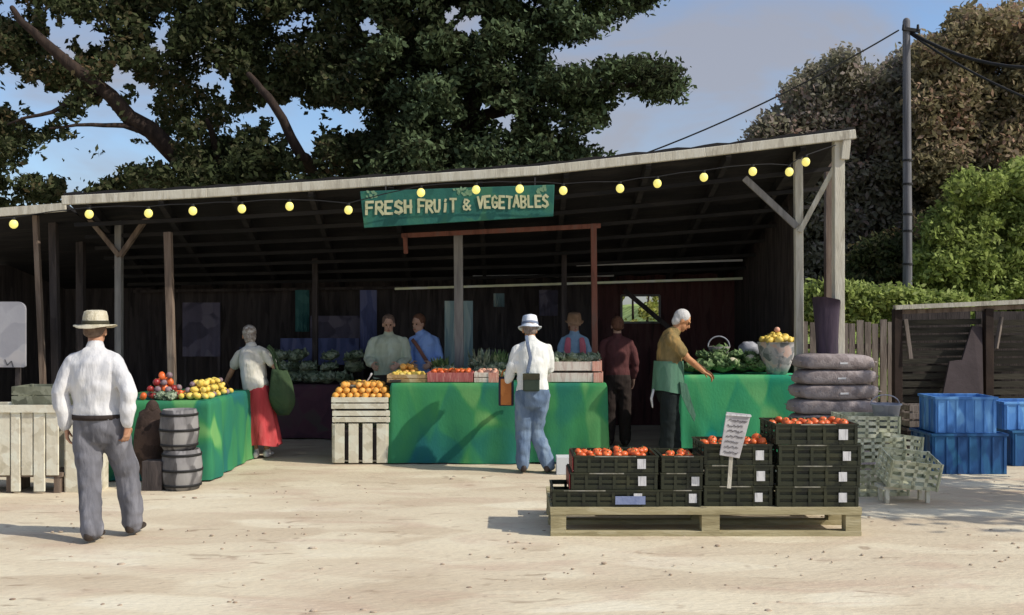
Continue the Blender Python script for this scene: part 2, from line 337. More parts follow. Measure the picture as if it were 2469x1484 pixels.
for nm, lab, poly, dr, nc, m, tx, sz in (
    ('broadleaf_tree', 'brown olive tree with a rounded ragged top behind the right end of the shed', [(1730,420),(1800,330),(1822,285),(1880,250),(1905,195),(1945,168),(1990,150),(2020,114),(2060,130),(2095,178),(2130,165),(2175,120),(2230,110),(2240,700),(1900,770),(1700,760)], (24,27), 620, lf_brown, (2000,25.2), (.09,.2)),
    ('broadleaf_tree', 'tall ochre brown tree reaching the top right corner behind the telegraph pole', [(2190,160),(2215,85),(2270,95),(2300,30),(2350,22),(2400,30),(2440,8),(2700,-80),(2720,700),(2200,720)], (22.5,25.5), 560, lf_ochre, (2420,24), (.09,.2))):
    t = thing(nm, lab, 'tree')
    crown('crown', m, t, poly, dr, nc, 290, (.035,.11), .55)
    mb = MB(); x, d = tx
    limb(mb, [V((X(x,d), d, 0)), P(x, 620, d), P(x+15, 400, d), P(x-10, 230, d)], .3, .08)
    limb(mb, [P(x, 560, d), P(x+90, 380, d-1), P(x+140, 260, d-1)], .12, .03); limb(mb, [P(x, 500, d), P(x-80, 380, d-1), P(x-120, 300, d-1)], .12, .03)
    mb.build('trunk', bark, t, smooth=True)
def bush(lab, poly, dr, nc, m, x, d, per=170, sz=(.035,.09), cr=.32, name='bush', cat='bush'):
    t = thing(name, lab, cat); crown('foliage', m, t, poly, dr, nc, per, sz, cr)
    mb = MB(); zb = 1.6 if d > 19 and x > 1900 else 0
    for k in range(4): limb(mb, [V((X(x+k*14-20, d), d, zb-.3)), P(x+k*40-60, 690, d)], .05, .02)
    mb.build('stem', bark, t, smooth=True); return t
bush('bright green bush in full sun at the right edge behind the telegraph pole', [(2195,745),(2205,600),(2230,530),(2285,480),(2300,425),(2345,395),(2385,430),(2440,392),(2640,380),(2640,760)], (20,21.8), 330, lf_lime, 2350, 21)
bush('dark green shrub between the white post and the telegraph pole', [(2035,680),(2060,600),(2120,560),(2190,560),(2225,640),(2230,705),(2120,712)], (21.2,22.4), 80, lf_dark, 2130, 21.8)
bush('yellow green shrub seen through the small window of the shed', [(1380,900),(1420,640),(1650,640),(1720,900)], (21,22.5), 40, lf_yel, 1545, 22, cr=.24)
bush('low bright green bush in sun just behind the board fence', [(1930,800),(1935,700),(1990,672),(2060,690),(2120,700),(2170,694),(2260,705),(2330,712),(2330,800)], (17.2,18.2), 230, lf_lime, 2100, 17.8, sz=(.03,.075), cr=.26)
# tree to the right of the view that throws the shadow across the right of the yard
tS = thing('broadleaf_tree', 'young tree just beyond the right edge of the view shading the yard', 'tree')
mb = MB(); limb(mb, [V((8.6,8.2,0)), V((8.5,8.3,2.2)), V((8.4,8.2,4.2))], .12, .05); limb(mb, [V((8.5,8.3,2.2)), V((7.6,8.6,3.6))], .06, .03); mb.build('trunk', bark, tS, smooth=True)
def simple_crown(parent, c, r, n, per, m, sz):
    mb = MB()
    for _ in range(n):
        q = V((R.gauss(0,1), R.gauss(0,1), R.gauss(0,1))).normalized()*R.uniform(.3,1); cc = V(c)+V((q.x*r[0], q.y*r[1], q.z*r[2]))
        for _ in range(per):
            p = cc + V((R.gauss(0,.2), R.gauss(0,.2), R.gauss(0,.17))); s = R.uniform(*sz)
            u = V((R.gauss(0,1), R.gauss(0,1), R.gauss(0,1))).normalized(); v = u.orthogonal().normalized()
            mb.add([p-u*s, p-v*s*.5, p+u*s, p+v*s*.5], [(0,1,2,3)])
    mb.build('crown', m, parent)
simple_crown(tS, (8.0,8.6,4.0), (1.3,1.8,1.1), 75, 40, lf_dark, (.06,.13))

# ------------------------------------------------------------------ telegraph pole
tp = thing('telegraph_pole', 'tall grey telegraph pole with cables at its top standing behind the slatted bays', 'pole', (X(2188,18), 18, 0))
h = Z(52,18)
MB().loft([(0,0,0),(0,0,h*.5),(-.02,0,h)], [.085,.078,.065], n=12).build('pole', poleg, tp, smooth=True)
for zz in (390, 447, 520, 700, 640, 560): MB().cyl((0,0,Z(zz,18)), .093, .093, .035, 12).build('band', black, tp)
mb = MB(); mb.bar((-.1,-.06,Z(72,18)), (.2,-.06,Z(78,18)), .05, .06)
for q in (-.1,.16): mb.cyl((q,-.07,Z(76,18)), .03,.02,.1,10)
mb.build('bracket', black, tp)
def cable(p, q, sag, r=.018, k=14):
    p, q = V(p), V(q); out = []
    for i in range(k+1):
        t = i/k; out.append(p.lerp(q, t) - V((0,0,sag*4*t*(1-t))))
    return out, [r]*(k+1)
for a, b, sg, lab, r in (((2166,74,18),(1450,408,18.6),.18,'thin dark cable running down left from the telegraph pole across the sky',.016),
        ((2195,78,18),(2800,90,15),.55,'upper of the two thick black cables sagging right from the telegraph pole',.030),
        ((2195,82,18),(2700,310,15),.2,'lower black cable slanting down right from the telegraph pole',.020)):
    o, rr = cable(P(*a), P(*b), sg, r); c = MB().loft(o, rr, n=6).build('cable', black, smooth=True); tag(c, lab, 'cable')

# ------------------------------------------------------------------ the shed
shed = thing('market_shed', 'long dark open fronted market shed with pale sagging eaves board and posts', 'building')
fas = [P(150,484,11.45), P(500,466,11.45), P(870,442,11.42), P(1300,412,11.38), P(1700,368,11.32), P(2062,324,11.25)]
mb = MB()
for a, b in zip(fas[:-1], fas[1:]): mb.bar(a, b + (b-a).normalized()*.003, .05, .105)
mb.build('fascia', whitewood, shed); bevel(shed.children[-1], .008)
BZ = 2.32; BY = 16.2
mb = MB(); n = 60
def rz(i, t):  # roof surface
    u = i/n*5; k = min(4, int(u)); a = fas[k].lerp(fas[k+1], u-k) + V((0,.03,.05)); b = V((a.x*1.18 if a.x < 0 else a.x+.05, BY, BZ + (a.z-3.2)*.25)); return a.lerp(b, t)
NT = 8
vs = [rz(i, j/NT) + V((0,0,.012*math.sin(i*2.1))) for j in range(NT+1) for i in range(n+1)]
vs += [v + V((0,0,.04)) for v in vs]; o = (NT+1)*(n+1)
fs = [(j*(n+1)+i, (j+1)*(n+1)+i, (j+1)*(n+1)+i+1, j*(n+1)+i+1) for j in range(NT) for i in range(n)]
fs += [tuple(reversed([q+o for q in f])) for f in fs]
mb.add(vs, fs); 
for j in range(NT):
    for i in (0, n): a = j*(n+1)+i; mb.f.append((a, a+n+1, a+n+1+o, a+o)); mb.mi.append(0)
for i in range(n):
    for j in (0, NT): a = j*(n+1)+i; mb.f.append((a, a+1, a+1+o, a+o)); mb.mi.append(0)
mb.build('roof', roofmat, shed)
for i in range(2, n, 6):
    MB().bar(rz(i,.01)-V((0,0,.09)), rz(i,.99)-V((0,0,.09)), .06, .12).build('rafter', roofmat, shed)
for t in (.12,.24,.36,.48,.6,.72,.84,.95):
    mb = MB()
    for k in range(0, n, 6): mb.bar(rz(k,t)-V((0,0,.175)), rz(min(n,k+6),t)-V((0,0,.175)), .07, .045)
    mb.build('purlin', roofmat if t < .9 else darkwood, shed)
# posts
def post(a, b, w_, m, name='post', dd=None):
    o = MB().bar(a, b, w_, dd or w_).build(name, m, shed); bevel(o, .006); return o
def vpost(px, d, py_top, w_, m, lean=0, name='post'):
    return post(V((X(px,d)+lean, d, 0)), V((X(px,d), d, Z(py_top,d))), w_, m, name)
vpost(2021, 11.35, 338, .115, whitewood, .0)
vpost(1924, 11.6, 366, .09, whitewood, .02)
post(P(1928,560,11.52), P(2022,385,11.38), .055, whitewood, 'brace')
post(P(1922,548,11.58), P(1795,430,11.7), .075, greypost, 'brace')
post(P(2035,385,11.3), P(2040,336,11.28), .09, whitewood, 'bracket')
vpost(1997, 14.6, 352, .10, brownwood)
vpost(1105, 12.95, 560, .115, greypost, .02)
vpost(1431, 12.8, 540, .075, redpaint, .03)
post(P(968,569,12.8), P(1448,545,12.8), .06, redpaint, 'rail')
post(P(977,572,12.78), P(979,612,12.78), .055, redpaint, 'rail')
vpost(405, 11.9, 560, .085, brownwood, .08)
vpost(287, 12.6, 470, .085, greypost, 0)
post(P(288,618,12.55), P(205,515,12.5), .06, brownwood, 'brace'); post(P(290,618,12.55), P(358,520,12.5), .06, brownwood, 'brace')
vpost(195, 13.4, 470, .10, darkwood)
vpost(1360, 14.8, 560, .08, darkwood); vpost(760, 14.8, 560, .08, darkwood)
# back wall with window opening
WX0, WX1, WZ0, WZ1 = X(1498,BY), X(1590,BY), Z(778,BY), Z(713,BY)
mb = MB(); x = -7.4; k = 0
while x < 3.85:
    wd = .19; x1 = min(3.85, x+wd); ys = BY + (.0 if k % 2 else .012); top = BZ + .25
    segs = [(0, top)]
    if x1 > WX0 and x < WX1: segs = [(0, WZ0), (WZ1, top)]
    for z0, z1 in segs:
        xa, xb = x, x1+(.01 if k % 2 else .0)
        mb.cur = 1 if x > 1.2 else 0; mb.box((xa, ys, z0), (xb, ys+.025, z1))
        if x < WX0 < x1 and z0 == 0: mb.box((x, ys, WZ0), (WX0, ys+.025, WZ1))
        if x < WX1 < x1 and z0 == 0: mb.box((WX1, ys, WZ0), (xb, ys+.025, WZ1))
    x = x1; k += 1
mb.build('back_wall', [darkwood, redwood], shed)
wf = MB(); t_ = .035
for a, b in (((WX0,WZ0),(WX1,WZ0)), ((WX0,WZ1),(WX1,WZ1)), ((WX0,WZ0),(WX0,WZ1)), ((WX1,WZ0),(WX1,WZ1))):
    wf.bar((a[0],BY-.02,a[1]), (b[0],BY-.02,b[1]), t_)
wo = wf.build('window', greypost, shed)
MB().bar(P(1505,700,15.9), P(1612,790,15.9), .07).build('diagonal_brace', darkwood, shed)
mb = MB(); y = 12.78
while y < BY:
    mb.box((3.62, y, 0), (3.645, y+.185, 3.42-(y-12.78)*.28)); y += .19
mb.build('end_wall', darkwood, shed)
mb = MB(); y = 11.9
mb.box((-7.3, 13.0, 0), (-7.27, BY, 2.5)); mb.build('end_wall', darkwood, shed)
# inner rails / strip
for a, b, m, wv, nm in ((P(952,697,15.2), P(1790,672,15.2), 'lamp', .035, 'pipe'), (P(1140,668,15.6), P(1480,664,15.6), 'g', .045, 'pipe'), (P(1390,640,15.0), P(1790,628,15.0), 'g', .03, 'pipe')):
    mm_ = mat('pale pipe paint', [(.6,.62,.45),(.75,.76,.5),(.8,.8,.8)], 3, .5, .05) if m == 'lamp' else mat('grey pipe', [(.45,.45,.48),(.62,.63,.62)], 3, .5, .05)
    MB().bar(a, b, wv).build(nm, mm_, shed)
# left, lower shed
shed2 = thing('market_shed', 'lower shed at the left edge with its own pale eaves board and thin posts', 'building')
a, b = P(-420,545,12.0), P(158,500,11.9)
MB().bar(a, b, .05, .10).build('fascia', whitewood, shed2)
mb = MB(); c = V((a.x, 16.2, 2.2)); d_ = V((-6.0, 16.2, 2.3))
for q in (0, -.04): pass
mb.add([a+V((0,.03,.0)), b+V((0,.03,.0)), V((b.x-.05,16.2,2.25)), c, a+V((0,.03,.045)), b+V((0,.03,.045)), V((b.x-.05,16.2,2.3)), c+V((0,0,.05))], [(0,1,2,3),(7,6,5,4),(0,4,5,1),(1,5,6,2),(2,6,7,3),(3,7,4,0)])
mb.build('roof', roofmat, shed2)
MB().bar((X(112,12.3),12.3,0), P(86,520,12.1), .06).build('post', brownwood, shed2)
MB().bar((X(140,12.6),12.6,0), P(128,505,12.5), .09).build('post', darkwood, shed2)
mb = MB(); x = -9.2
while x < -7.35: mb.box((x,16.0,0), (x+.185,16.03,2.3)); x += .19
mb.build('back_wall', darkwood, shed2)

# pale board at left
bd = thing('display_board', 'pale grey rounded board hanging at the left edge of the sheds', 'board', (X(10,11.9), 11.9, 0))
w0, w1, z0, z1 = -.62, X(62,11.9)-X(10,11.9), Z(886,11.9), Z(728,11.9)
pm = mat('pale grey board', [(.28,.28,.31),(.36,.36,.39),(.46,.43,.42)], 2.5, .6, .1, dab=.5)
pts = []
for cx_, cz_, a0 in ((w1-.09, z1-.09, 0), (w0+.09, z1-.09, 90), (w0+.02, z0+.02, 180), (w1-.02, z0+.02, 270)):
    rr = .09 if cz_ > 1.6 else .02
    for k in range(6): a = math.radians(a0+k*18); pts.append((cx_+rr*math.cos(a), cz_+rr*math.sin(a)))
n_ = len(pts); MB().add([(p[0],-.02,p[1]) for p in pts]+[(p[0],.02,p[1]) for p in pts], [tuple(range(n_)), tuple(range(2*n_-1,n_-1,-1))]+[(i,i+n_,(i+1)%n_+n_,(i+1)%n_) for i in range(n_)]).build('panel', pm, bd)
mb = MB(); mb.bar((w1-.12,.06,0), (w1-.12,.06,z1-.1), .05); mb.bar((w0+.1,.06,0), (w0+.1,.06,z1-.1), .05); mb.build('leg', darkwood, bd)
mb = MB()
for a, b in (((.02,1.25),(.05,1.18)),((.05,1.18),(.1,1.23)),((.1,1.23),(.12,1.15))): mb.bar((a[0],-.023,a[1]), (b[0],-.023,b[1]), .012, .006, V((0,1,0)))
mb.build('pen_mark', mat('grey ink',[(.1,.1,.11),(.13,.13,.14)],3), bd)

# ------------------------------------------------------------------ sign
STROKES = {'F':[[(0,0),(0,1),(.55,1)],[(0,.52),(.45,.52)]],'R':[[(0,0),(0,1),(.42,.98),(.55,.78),(.42,.55),(0,.5)],[(.2,.5),(.58,0)]],
 'E':[[(.55,0),(0,0),(0,1),(.55,1)],[(0,.5),(.42,.5)]],'S':[[(.5,.85),(.3,1),(.06,.88),(.06,.65),(.45,.42),(.52,.18),(.3,0),(.02,.12)]],
 'H':[[(0,0),(0,1)],[(.5,0),(.5,1)],[(0,.5),(.5,.5)]],'U':[[(0,1),(0,.25),(.15,0),(.38,0),(.52,.25),(.52,1)]],'i':[[(.28,0),(.28,.64)],[(.27,.88),(.30,.98)]],
 'T':[[(0,1),(.6,1)],[(.3,1),(.3,0)]],'&':[[(.55,0),(.1,.72),(.14,.95),(.3,1),(.42,.86),(.3,.62),(.04,.32),(.08,.06),(.26,0),(.42,.12),(.55,.42)]],
 'V':[[(0,1),(.27,0),(.55,1)]],'G':[[(.52,.85),(.3,1),(.06,.82),(.0,.45),(.1,.1),(.32,0),(.52,.12),(.52,.45),(.3,.45)]],
 'A':[[(0,0),(.27,1),(.55,0)],[(.12,.38),(.43,.38)]],'B':[[(0,0),(0,1),(.38,.97),(.48,.76),(.36,.54),(0,.52)],[(.36,.54),(.54,.28),(.4,.02),(0,0)]],'L':[[(0,1),(0,0),(.5,0)]]}
def ribbon(mb, pts, wd, y):
    for a, b in zip(pts[:-1], pts[1:]):
        a, b = V((a[0],0,a[1])), V((b[0],0,b[1])); t = (b-a)
        if t.length < 1e-5: continue
        t.normalize(); nn = V((-t.z,0,t.x))*wd/2; a2 = a-t*wd*.35; b2 = b+t*wd*.35; yy = V((0,y-R.uniform(0,.004),0))
        vs = [a2-nn+yy, b2-nn+yy, b2+nn+yy, a2+nn+yy]; vs += [v+V((0,.006,0)) for v in vs]
        mb.add(vs, [(0,1,2,3),(0,4,5,1),(1,5,6,2),(2,6,7,3),(3,7,4,0)])
ds = 11.28
sg = thing('shop_sign', 'long green sign reading FRESH FRUIT & VEGETABLES hung under the eaves', 'sign', P(1103,494,ds))
c0 = P(1103,494,ds)
cor = [P(878,550,ds)-c0, P(1334,522,ds)-c0, P(1337,446,ds)-c0, P(868,462,ds)-c0]
mb = MB().add([v+V((0,-.012,0)) for v in cor]+[v+V((0,.025,0)) for v in cor], [(0,1,2,3),(7,6,5,4),(0,4,5,1),(1,5,6,2),(2,6,7,3),(3,7,4,0)])
bevel(mb.build('board', signgreen, sg), .006)
mb = MB()
def txt(s, px0, px1, pyb, pyt, tilt=-.038, wd=.026):
    adv = (px1-px0)/len(s)
    for i, ch in enumerate(s):
        if ch == ' ': continue
        x0 = px0+i*adv; sy = R.uniform(-2,2)+(x0-px0)*tilt
        for st in STROKES[ch]:
            pp = []
            for (u, v_) in st:
                q = P(x0+u*adv*1.25+R.uniform(-.8,.8), pyb+sy-v_*(pyb-pyt)*R.uniform(.95,1.05), ds)-c0; pp.append((q.x, q.z))
            ribbon(mb, pp, wd*R.uniform(.85,1.15), -.022)
for a_ in (('FRESH',884,1000,516,487,.030),('FRUiT',1010,1105,513,484,.028),('&',1117,1142,507,482,.020),('VEGETABLES',1152,1326,504,477,.025)):
    mb = MB(); txt(*a_[:5], wd=a_[5]); mb.build('lettering', lettering, sg)
mb = MB()
for (px, py) in ((898,474),(1108,466),(1128,470),(1312,462)):
    for k in range(9):
        a = R.uniform(0.2,2.9); c = P(px+R.uniform(-12,12), py+R.uniform(-8,6), ds)-c0; l = R.uniform(.035,.07); wv = l*.33
        t = V((math.cos(a),0,math.sin(a))); nn = V((-t.z,0,t.x)); yy = V((0,-.014-.0006*k-R.uniform(0,.0004),0))
        mb.add([c+yy, c+t*l*.5+nn*wv+yy, c+t*l+yy, c+t*l*.5-nn*wv+yy], [(0,1,2,3)])
mb.build('leaf_motif', sprigmat, sg)
MB().bar(P(930,462,ds+.03)-c0, P(930,450,ds+.1)-c0, .015).build('hanger', black, sg); MB().bar(P(1290,450,ds+.03)-c0, P(1290,428,ds+.1)-c0, .015).build('hanger', black, sg)

# ------------------------------------------------------------------ festoon lights
bulbm = bpy.data.materials.new('lit yellow bulb'); bulbm.use_nodes = True; b = bulbm.node_tree.nodes['Principled BSDF']
b.inputs['Base Color'].default_value = (.8,.72,.2,1); b.inputs['Emission Color'].default_value = (1,.86,.22,1); b.inputs['Emission Strength'].default_value = .5
bp_ = [(-180,560),(33,541),(215,517),(358,515),(465,509),(583,504),(698,498),(840,507),(1015,465),(1148,458),(1253,456),(1358,460),(1495,455),(1585,443),(1697,428),(1815,414),(1903,415),(1943,391)]
fl = thing('festoon_lights', 'string of round yellow bulbs looped along the front of the sheds', 'string lights')
pts = []; bd_ = 11.12
for i, (px, py) in enumerate(bp_):
    p = P(px, py, bd_) + V((0,0,.075)); 
    if i: q = pts[-1]; pts.append(q.lerp(p, .5) + V((0,0,.01)))
    pts.append(p)
pts.append(P(2015,350,11.25))
MB().loft(pts, [.006]*len(pts), n=6).build('cable', black, fl)
bulb_me = None
for px, py in bp_[1:]:
    if bulb_me is None:
        mb = MB(); mb.ball((0,0,0), (.046,.046,.050), nu=14, nv=10); b0 = mb.build('bulb', bulbm, fl, smooth=True); b0.location = P(px, py, bd_)
        s0 = MB().cyl((0,0,.035), .02,.018,.045,12).build('socket', black, b0); bulb_me = b0
    else:
        b1 = b0.copy(); COL.objects.link(b1); b1.location = P(px, py, bd_); s1 = s0.copy(); COL.objects.link(s1); s1.parent = b1

# ------------------------------------------------------------------ fences on the right
fn = thing('board_fence', 'grey brown upright board fence behind the stacked sacks', 'fence', (X(1935,15.6), 15.6, 0))
mb = MB(); x = 0; xe = X(2155,15.6)-X(1935,15.6)
while x < xe:
    mb.box((x, R.uniform(-.01,.01), 0), (x+R.uniform(.08,.11), .03, Z(776,15.6)+R.uniform(-.05,.04))); x += .122
mb.build('boards', fencel, fn); mb = MB().bar((0,.06,1.3), (xe,.06,1.3), .05, .08); mb.bar((0,.06,.4), (xe,.06,.4), .05, .08).build('rail', brownwood, fn)
fb = thing('slatted_bay', 'dark slatted timber bays with a pale capping rail at the right', 'fence', (X(2150,13.6), 13.6, 0)); D0 = 13.6; ox = X(2150,D0)
zt = Z(742,D0)
def fx(px): return X(px,D0)-ox
MB().bar((fx(2155),-.02,zt), (fx(2700),-.35,zt+.14), .14, .06).build('capping', whitewood, fb)
MB().bar((fx(2160),.02,zt-.065), (fx(2700),-.31,zt+.07), .06, .06).build('rail', brownwood, fb)
for px in (2163, 2372, 2590): bevel(MB().bar((fx(px),.0 if px<2300 else -.12,0), (fx(px),.0 if px<2300 else -.12,zt-.02), .11).build('post', mat('dark brown post', [(.02,.012,.009),(.045,.028,.02)], 4), fb), .006)
for q, (pa, pb) in enumerate(((2175,2366),(2380,2585))):
    mb = MB(); z = .1
    while z < zt-.12: mb.bar((fx(pa),.06,z), (fx(pb),.0,z+.02+R.uniform(-.006,.006)), .025, .078); z += .105
    mb.build('slat_panel', fenced, fb)
    MB().box((fx(pa),.32,0), (fx(pb),.35,zt-.05)).build('back_panel', darkwood, fb)
MB().bar((fx(2180),-.05,Z(770,D0)), (fx(2190),-.09,Z(865,D0)), .05, .03).build('strap', fencel, fb)
MB().bar((fx(2404),-.12,Z(765,D0)), (fx(2388),-.16,Z(840,D0)), .05, .03).build('strap', fencel, fb)
# leaning boards
ln = [P(2262,1010,13.2), P(2372,1010,13.2), P(2368,790,13.5), P(2345,785,13.5), P(2320,868,13.4), P(2290,872,13.4)]
mb = MB().add(ln+[v+V((0,.04,0)) for v in ln], [tuple(range(6)), tuple(range(11,5,-1))]+[(i,i+6,(i+1)%6+6,(i+1)%6) for i in range(6)])
lb = mb.build('leaning_board', mat('plum grey board', [(.045,.035,.035),(.075,.058,.06)], 3, .9, .2), None); tag(lb, 'dark plum grey offcut board leaning against the slatted bay', 'board')
# purple tarpaulin on the post
mb = MB(); c = V((X(2003,11.15), 11.28, 0)); nn = 20; vs = []
for j in range(12):
    z = Z(722,11.2) + (Z(1010,11.2)-Z(722,11.2))*j/11; ww = .155 - .035*math.sin(j*.35)
    for i in range(nn): a = 2*math.pi*i/nn; r = ww*(1+.07*math.sin(a*5+j*.3)); vs.append(c+V((r*math.cos(a), r*.85*math.sin(a), z+.03*math.cos(a+2.6)*(j==0))))
fs = [(j*nn+i, j*nn+(i+1)%nn, (j+1)*nn+(i+1)%nn, (j+1)*nn+i) for j in range(11) for i in range(nn)]+[tuple(range(nn)), tuple(range(12*nn-1,11*nn-1,-1))]
o = MB().add(vs, fs).build('tarpaulin', tarp, smooth=True); tag(o, 'dark purple tarpaulin wrapped round the foot of the white corner post', 'tarpaulin')

# ------------------------------------------------------------------ cloth covered tables
def stall(name, label, x0, x1, y0, y1, z, m, zb=.03, seed=0, amp=.036, cat='table'):
    t = thing(name, label, cat, (x0, y0, 0)); W, D = x1-x0, y1-y0
    MB().box((.02,.02,z-.04), (W-.02,D-.02,z-.012)).build('table_top', brownwood, t)
    for a in (.06, W-.06):
        for b in (.06, D-.06): MB().bar((a,b,0), (a,b,z-.04), .045).build('leg', brownwood, t)
    per = []; st = .022
    def run(a, b):
        L_ = math.hypot(b[0]-a[0], b[1]-a[1]); k = max(2, int(L_/st))
        for i in range(k): per.append((a[0]+(b[0]-a[0])*i/k, a[1]+(b[1]-a[1])*i/k))
    run((0,0),(W,0)); run((W,0),(W,D)); run((W,D),(0,D)); run((0,D),(0,0))
    n = len(per); vs = []; rows = 22; cxx, cyy = W/2, D/2
    vs.append((cxx, cyy, z))
    for k in range(n): vs.append((cxx+(per[k][0]-cxx)*.995, cyy+(per[k][1]-cyy)*.99, z+.004*noise.noise(V((per[k][0]*3,per[k][1]*3,seed)))))
    for j in range(1, rows+1):
        t_ = j/rows
        for k in range(n):
            x, y = per[k]
            nx = (x > W-1e-6) - (x < 1e-6); ny = (y > D-1e-6) - (y < 1e-6)
            ph = k*st*13+seed+3.2*noise.noise(V((k*st*1.1, 0, seed)))+.5*t_
            f = noise.noise(V((k*st*1.6, seed, t_*.6)))*1.1 + .75*math.sin(ph)*(.55+.9*noise.noise(V((k*st*.9, seed, 7)))) + .3*noise.noise(V((k*st*6, t_*4, seed)))
            o = amp*f*t_**.8 + .012 + .02*t_
            ll = math.hypot(nx, ny) or 1
            zz = z-.004 - (z-zb-.02*noise.noise(V((k*st*1.3, seed, 5))))*t_
            vs.append((x+nx/ll*o, y+ny/ll*o, zz))
    fs = [(0, 1+k, 1+(k+1)%n) for k in range(n)]
    for j in range(rows):
        for k in range(n): a = 1+j*n; fs.append((a+k, a+n+k, a+n+(k+1)%n, a+(k+1)%n))
    MB().add(vs, fs).build('tablecloth', m, t, smooth=True)
    return t
T1Z = .86; TMZ = Z(924, 11.9); TRZ = Z(905, 12.35)
stall('stall_table', 'stall table at the left under a green cloth, behind the two grey barrels', -4.45, X(503,10.6), 10.62, 12.45, T1Z, green, .02, 1)
stall('stall_table', 'long main stall table under green cloth, behind the man in the white hat', X(943,11.9), X(1462,11.9), 11.88, 12.75, TMZ, green, .02, 2)
stall('stall_table', 'stall table at the right under a bright green cloth carrying cabbages', X(1640,12.35), X(1932,12.35), 12.35, 13.2, TRZ, greenB, .02, 3)
stall('stall_table', 'dim table under a maroon cloth at the back of the shed behind the woman', X(665,14.3), X(880,14.3), 14.3, 15.1, .78, maroon, .02, 4)

# ------------------------------------------------------------------ fruit
def fruitmesh(name, r, m, kind='round'):
    mb = MB()
    if kind == 'lemon': mb.ball((0,0,0), (r*1.2,r*.92,r*.92), nu=12, nv=8, fn=lambda q: 1+.12*abs(q.x)**6)
    elif kind == 'tomato': mb.ball((0,0,0), (r,r,r*.82), nu=14, nv=9, fn=lambda q: 1+.03*math.cos(5*math.atan2(q.y,q.x))*(1-q.z*q.z)-.08*max(0,q.z)**8)
    elif kind == 'pepper': mb.ball((0,0,0), (r*.9,r*.9,r*1.15), nu=14, nv=9, fn=lambda q: 1+.08*math.cos(4*math.atan2(q.y,q.x))*(1-q.z*q.z))
    else: mb.ball((0,0,0), (r,r,r*.95), nu=12, nv=8)
    o = mb.build(name, m, smooth=True)
    st = MB().loft([(0,0,r*.75),(.003,0,r*1.05)], [.005,.004], n=5).build('stalk', leafg, o)
    return o
PROTO = {}
def put(kind, p, label, group, s=1.0):
    spec = {'tomato':(.036,tomato,'tomato','tomato'),'red_fruit':(.036,redfruit,'round','fruit'),'orange':(.041,orange,'round','orange'),'lemon':(.036,lemon,'lemon','lemon'),
        'peach':(.038,peach,'round','peach'),'plum':(.034,plum,'round','plum'),'pepper':(.045,tomato,'pepper','pepper')}[kind]
    if kind not in PROTO: o = fruitmesh(kind, spec[0], spec[1], spec[2]); PROTO[kind] = o
    else: o = copy_tree(PROTO[kind])
    o.location = p; o.rotation_euler = (R.uniform(-.6,.6), R.uniform(-.6,.6), R.uniform(0,6.28)); k = s*R.uniform(.84,1.14); o.scale = (k,k,k*R.uniform(.92,1.05))
    tag(o, label, spec[3], group); return o
def heap(kindf, x0, x1, y0, y1, z, hmax, lab, group, r=.038, dens=1.0, skip=0):
    z_ = z; lay = 0
    while lay < hmax:
        sh = lay*r*1.05; xx = x0+sh+r
        row = 0; yy = y0+sh+r
        while yy < y1-sh:
            xx = x0+sh+r*(1+row%2)
            while xx < x1-sh:
                if R.random() < dens*(1 if lay == 0 else .85):
                    k = kindf(xx, yy); put(k, (xx+R.uniform(-.011,.011), yy+R.uniform(-.011,.011), z_+r+R.uniform(-.006,.006)), lab(k)+(['', ', in the bottom layer', ', in the upper layers'][(1 if lay == 0 else 2) if hmax > 1 else 0]), group)
                xx += 2.1*r
            yy += 1.8*r; row += 1
        z_ += 1.5*r; lay += 1
# left stall: peppers and red fruit at the left, lemons at the right
yF = 10.66
heap(lambda x,y: R.choice(['pepper','red_fruit','plum','pepper','plum']) , X(335,10.7), X(425,10.7), yF, yF+.5, T1Z, 5,
     lambda k: {'pepper':'orange red pepper at the left end of the left stall','red_fruit':'dark red fruit at the left end of the left stall','plum':'grey violet plum at the left end of the left stall'}[k], 'mixed heap on the left stall', r=.046)
heap(lambda x,y: R.choice(['lemon','lemon','lemon','plum']) if x > X(455,10.7) else R.choice(['plum','red_fruit','lemon']), X(428,10.7), X(502,10.7), yF, yF+1.0, T1Z, 3,
     lambda k: {'lemon':'yellow lemon near the right corner of the left stall','red_fruit':'dark red fruit among the lemons of the left stall','plum':'grey violet plum among the lemons of the left stall'}[k], 'lemon heap on the left stall', r=.042)

# ------------------------------------------------------------------ crates
def slat_crate(name, label, w_, d_, h_, m, vertical, n, group=None, cat='crate', gap=.3):
    t = thing(name, label, cat, group=group)
    mb = MB(); th = .014
    for (a, b, c, e) in ((0,0,1,0),(0,d_,1,0),(0,0,0,1),(w_,0,0,1)):
        Lh = w_ if c else d_
        if vertical:
            k = n if c else max(2, int(n*d_/w_)); ww = Lh/k
            for i in range(k):
                p0 = i*ww+ww*gap/2; p1 = (i+1)*ww-ww*gap/2
                if c: y = b-(th if b == 0 else -th)*.5; mb.box((p0, min(y,y+th*.8)-th/2, .0), (p1, max(y,y+th*.8)-th/2, h_))
                else: x = a+(-th if a == 0 else 0); mb.box((x, p0, 0), (x+th, p1, h_))
        else:
            hh = h_/n
            for i in range(n):
                z0 = i*hh+hh*gap/2; z1 = (i+1)*hh-hh*gap/2
                if c: y = b if b else -th; mb.box((-th, y, z0), (w_+th, y+th, z1))
                else: x = a if a else -th; mb.box((x, 0, z0), (x+th, d_, z1))
    bevel(mb.build('slats', m, t), .002)
    for a in (.0, w_-.03):
        for b in (.002, d_-.032): MB().box((a,b,0), (a+.03,b+.03,h_-.003)).build('corner_post', m, t)
    MB().box((.002,.034,.01), (w_-.002,d_-.034,.024)).build('base', m, t)
    return t
dC = 11.85; xc = X(802,dC); wc = X(937,dC)-xc
zA = Z(1020,dC)-.0; zB = Z(955,dC)
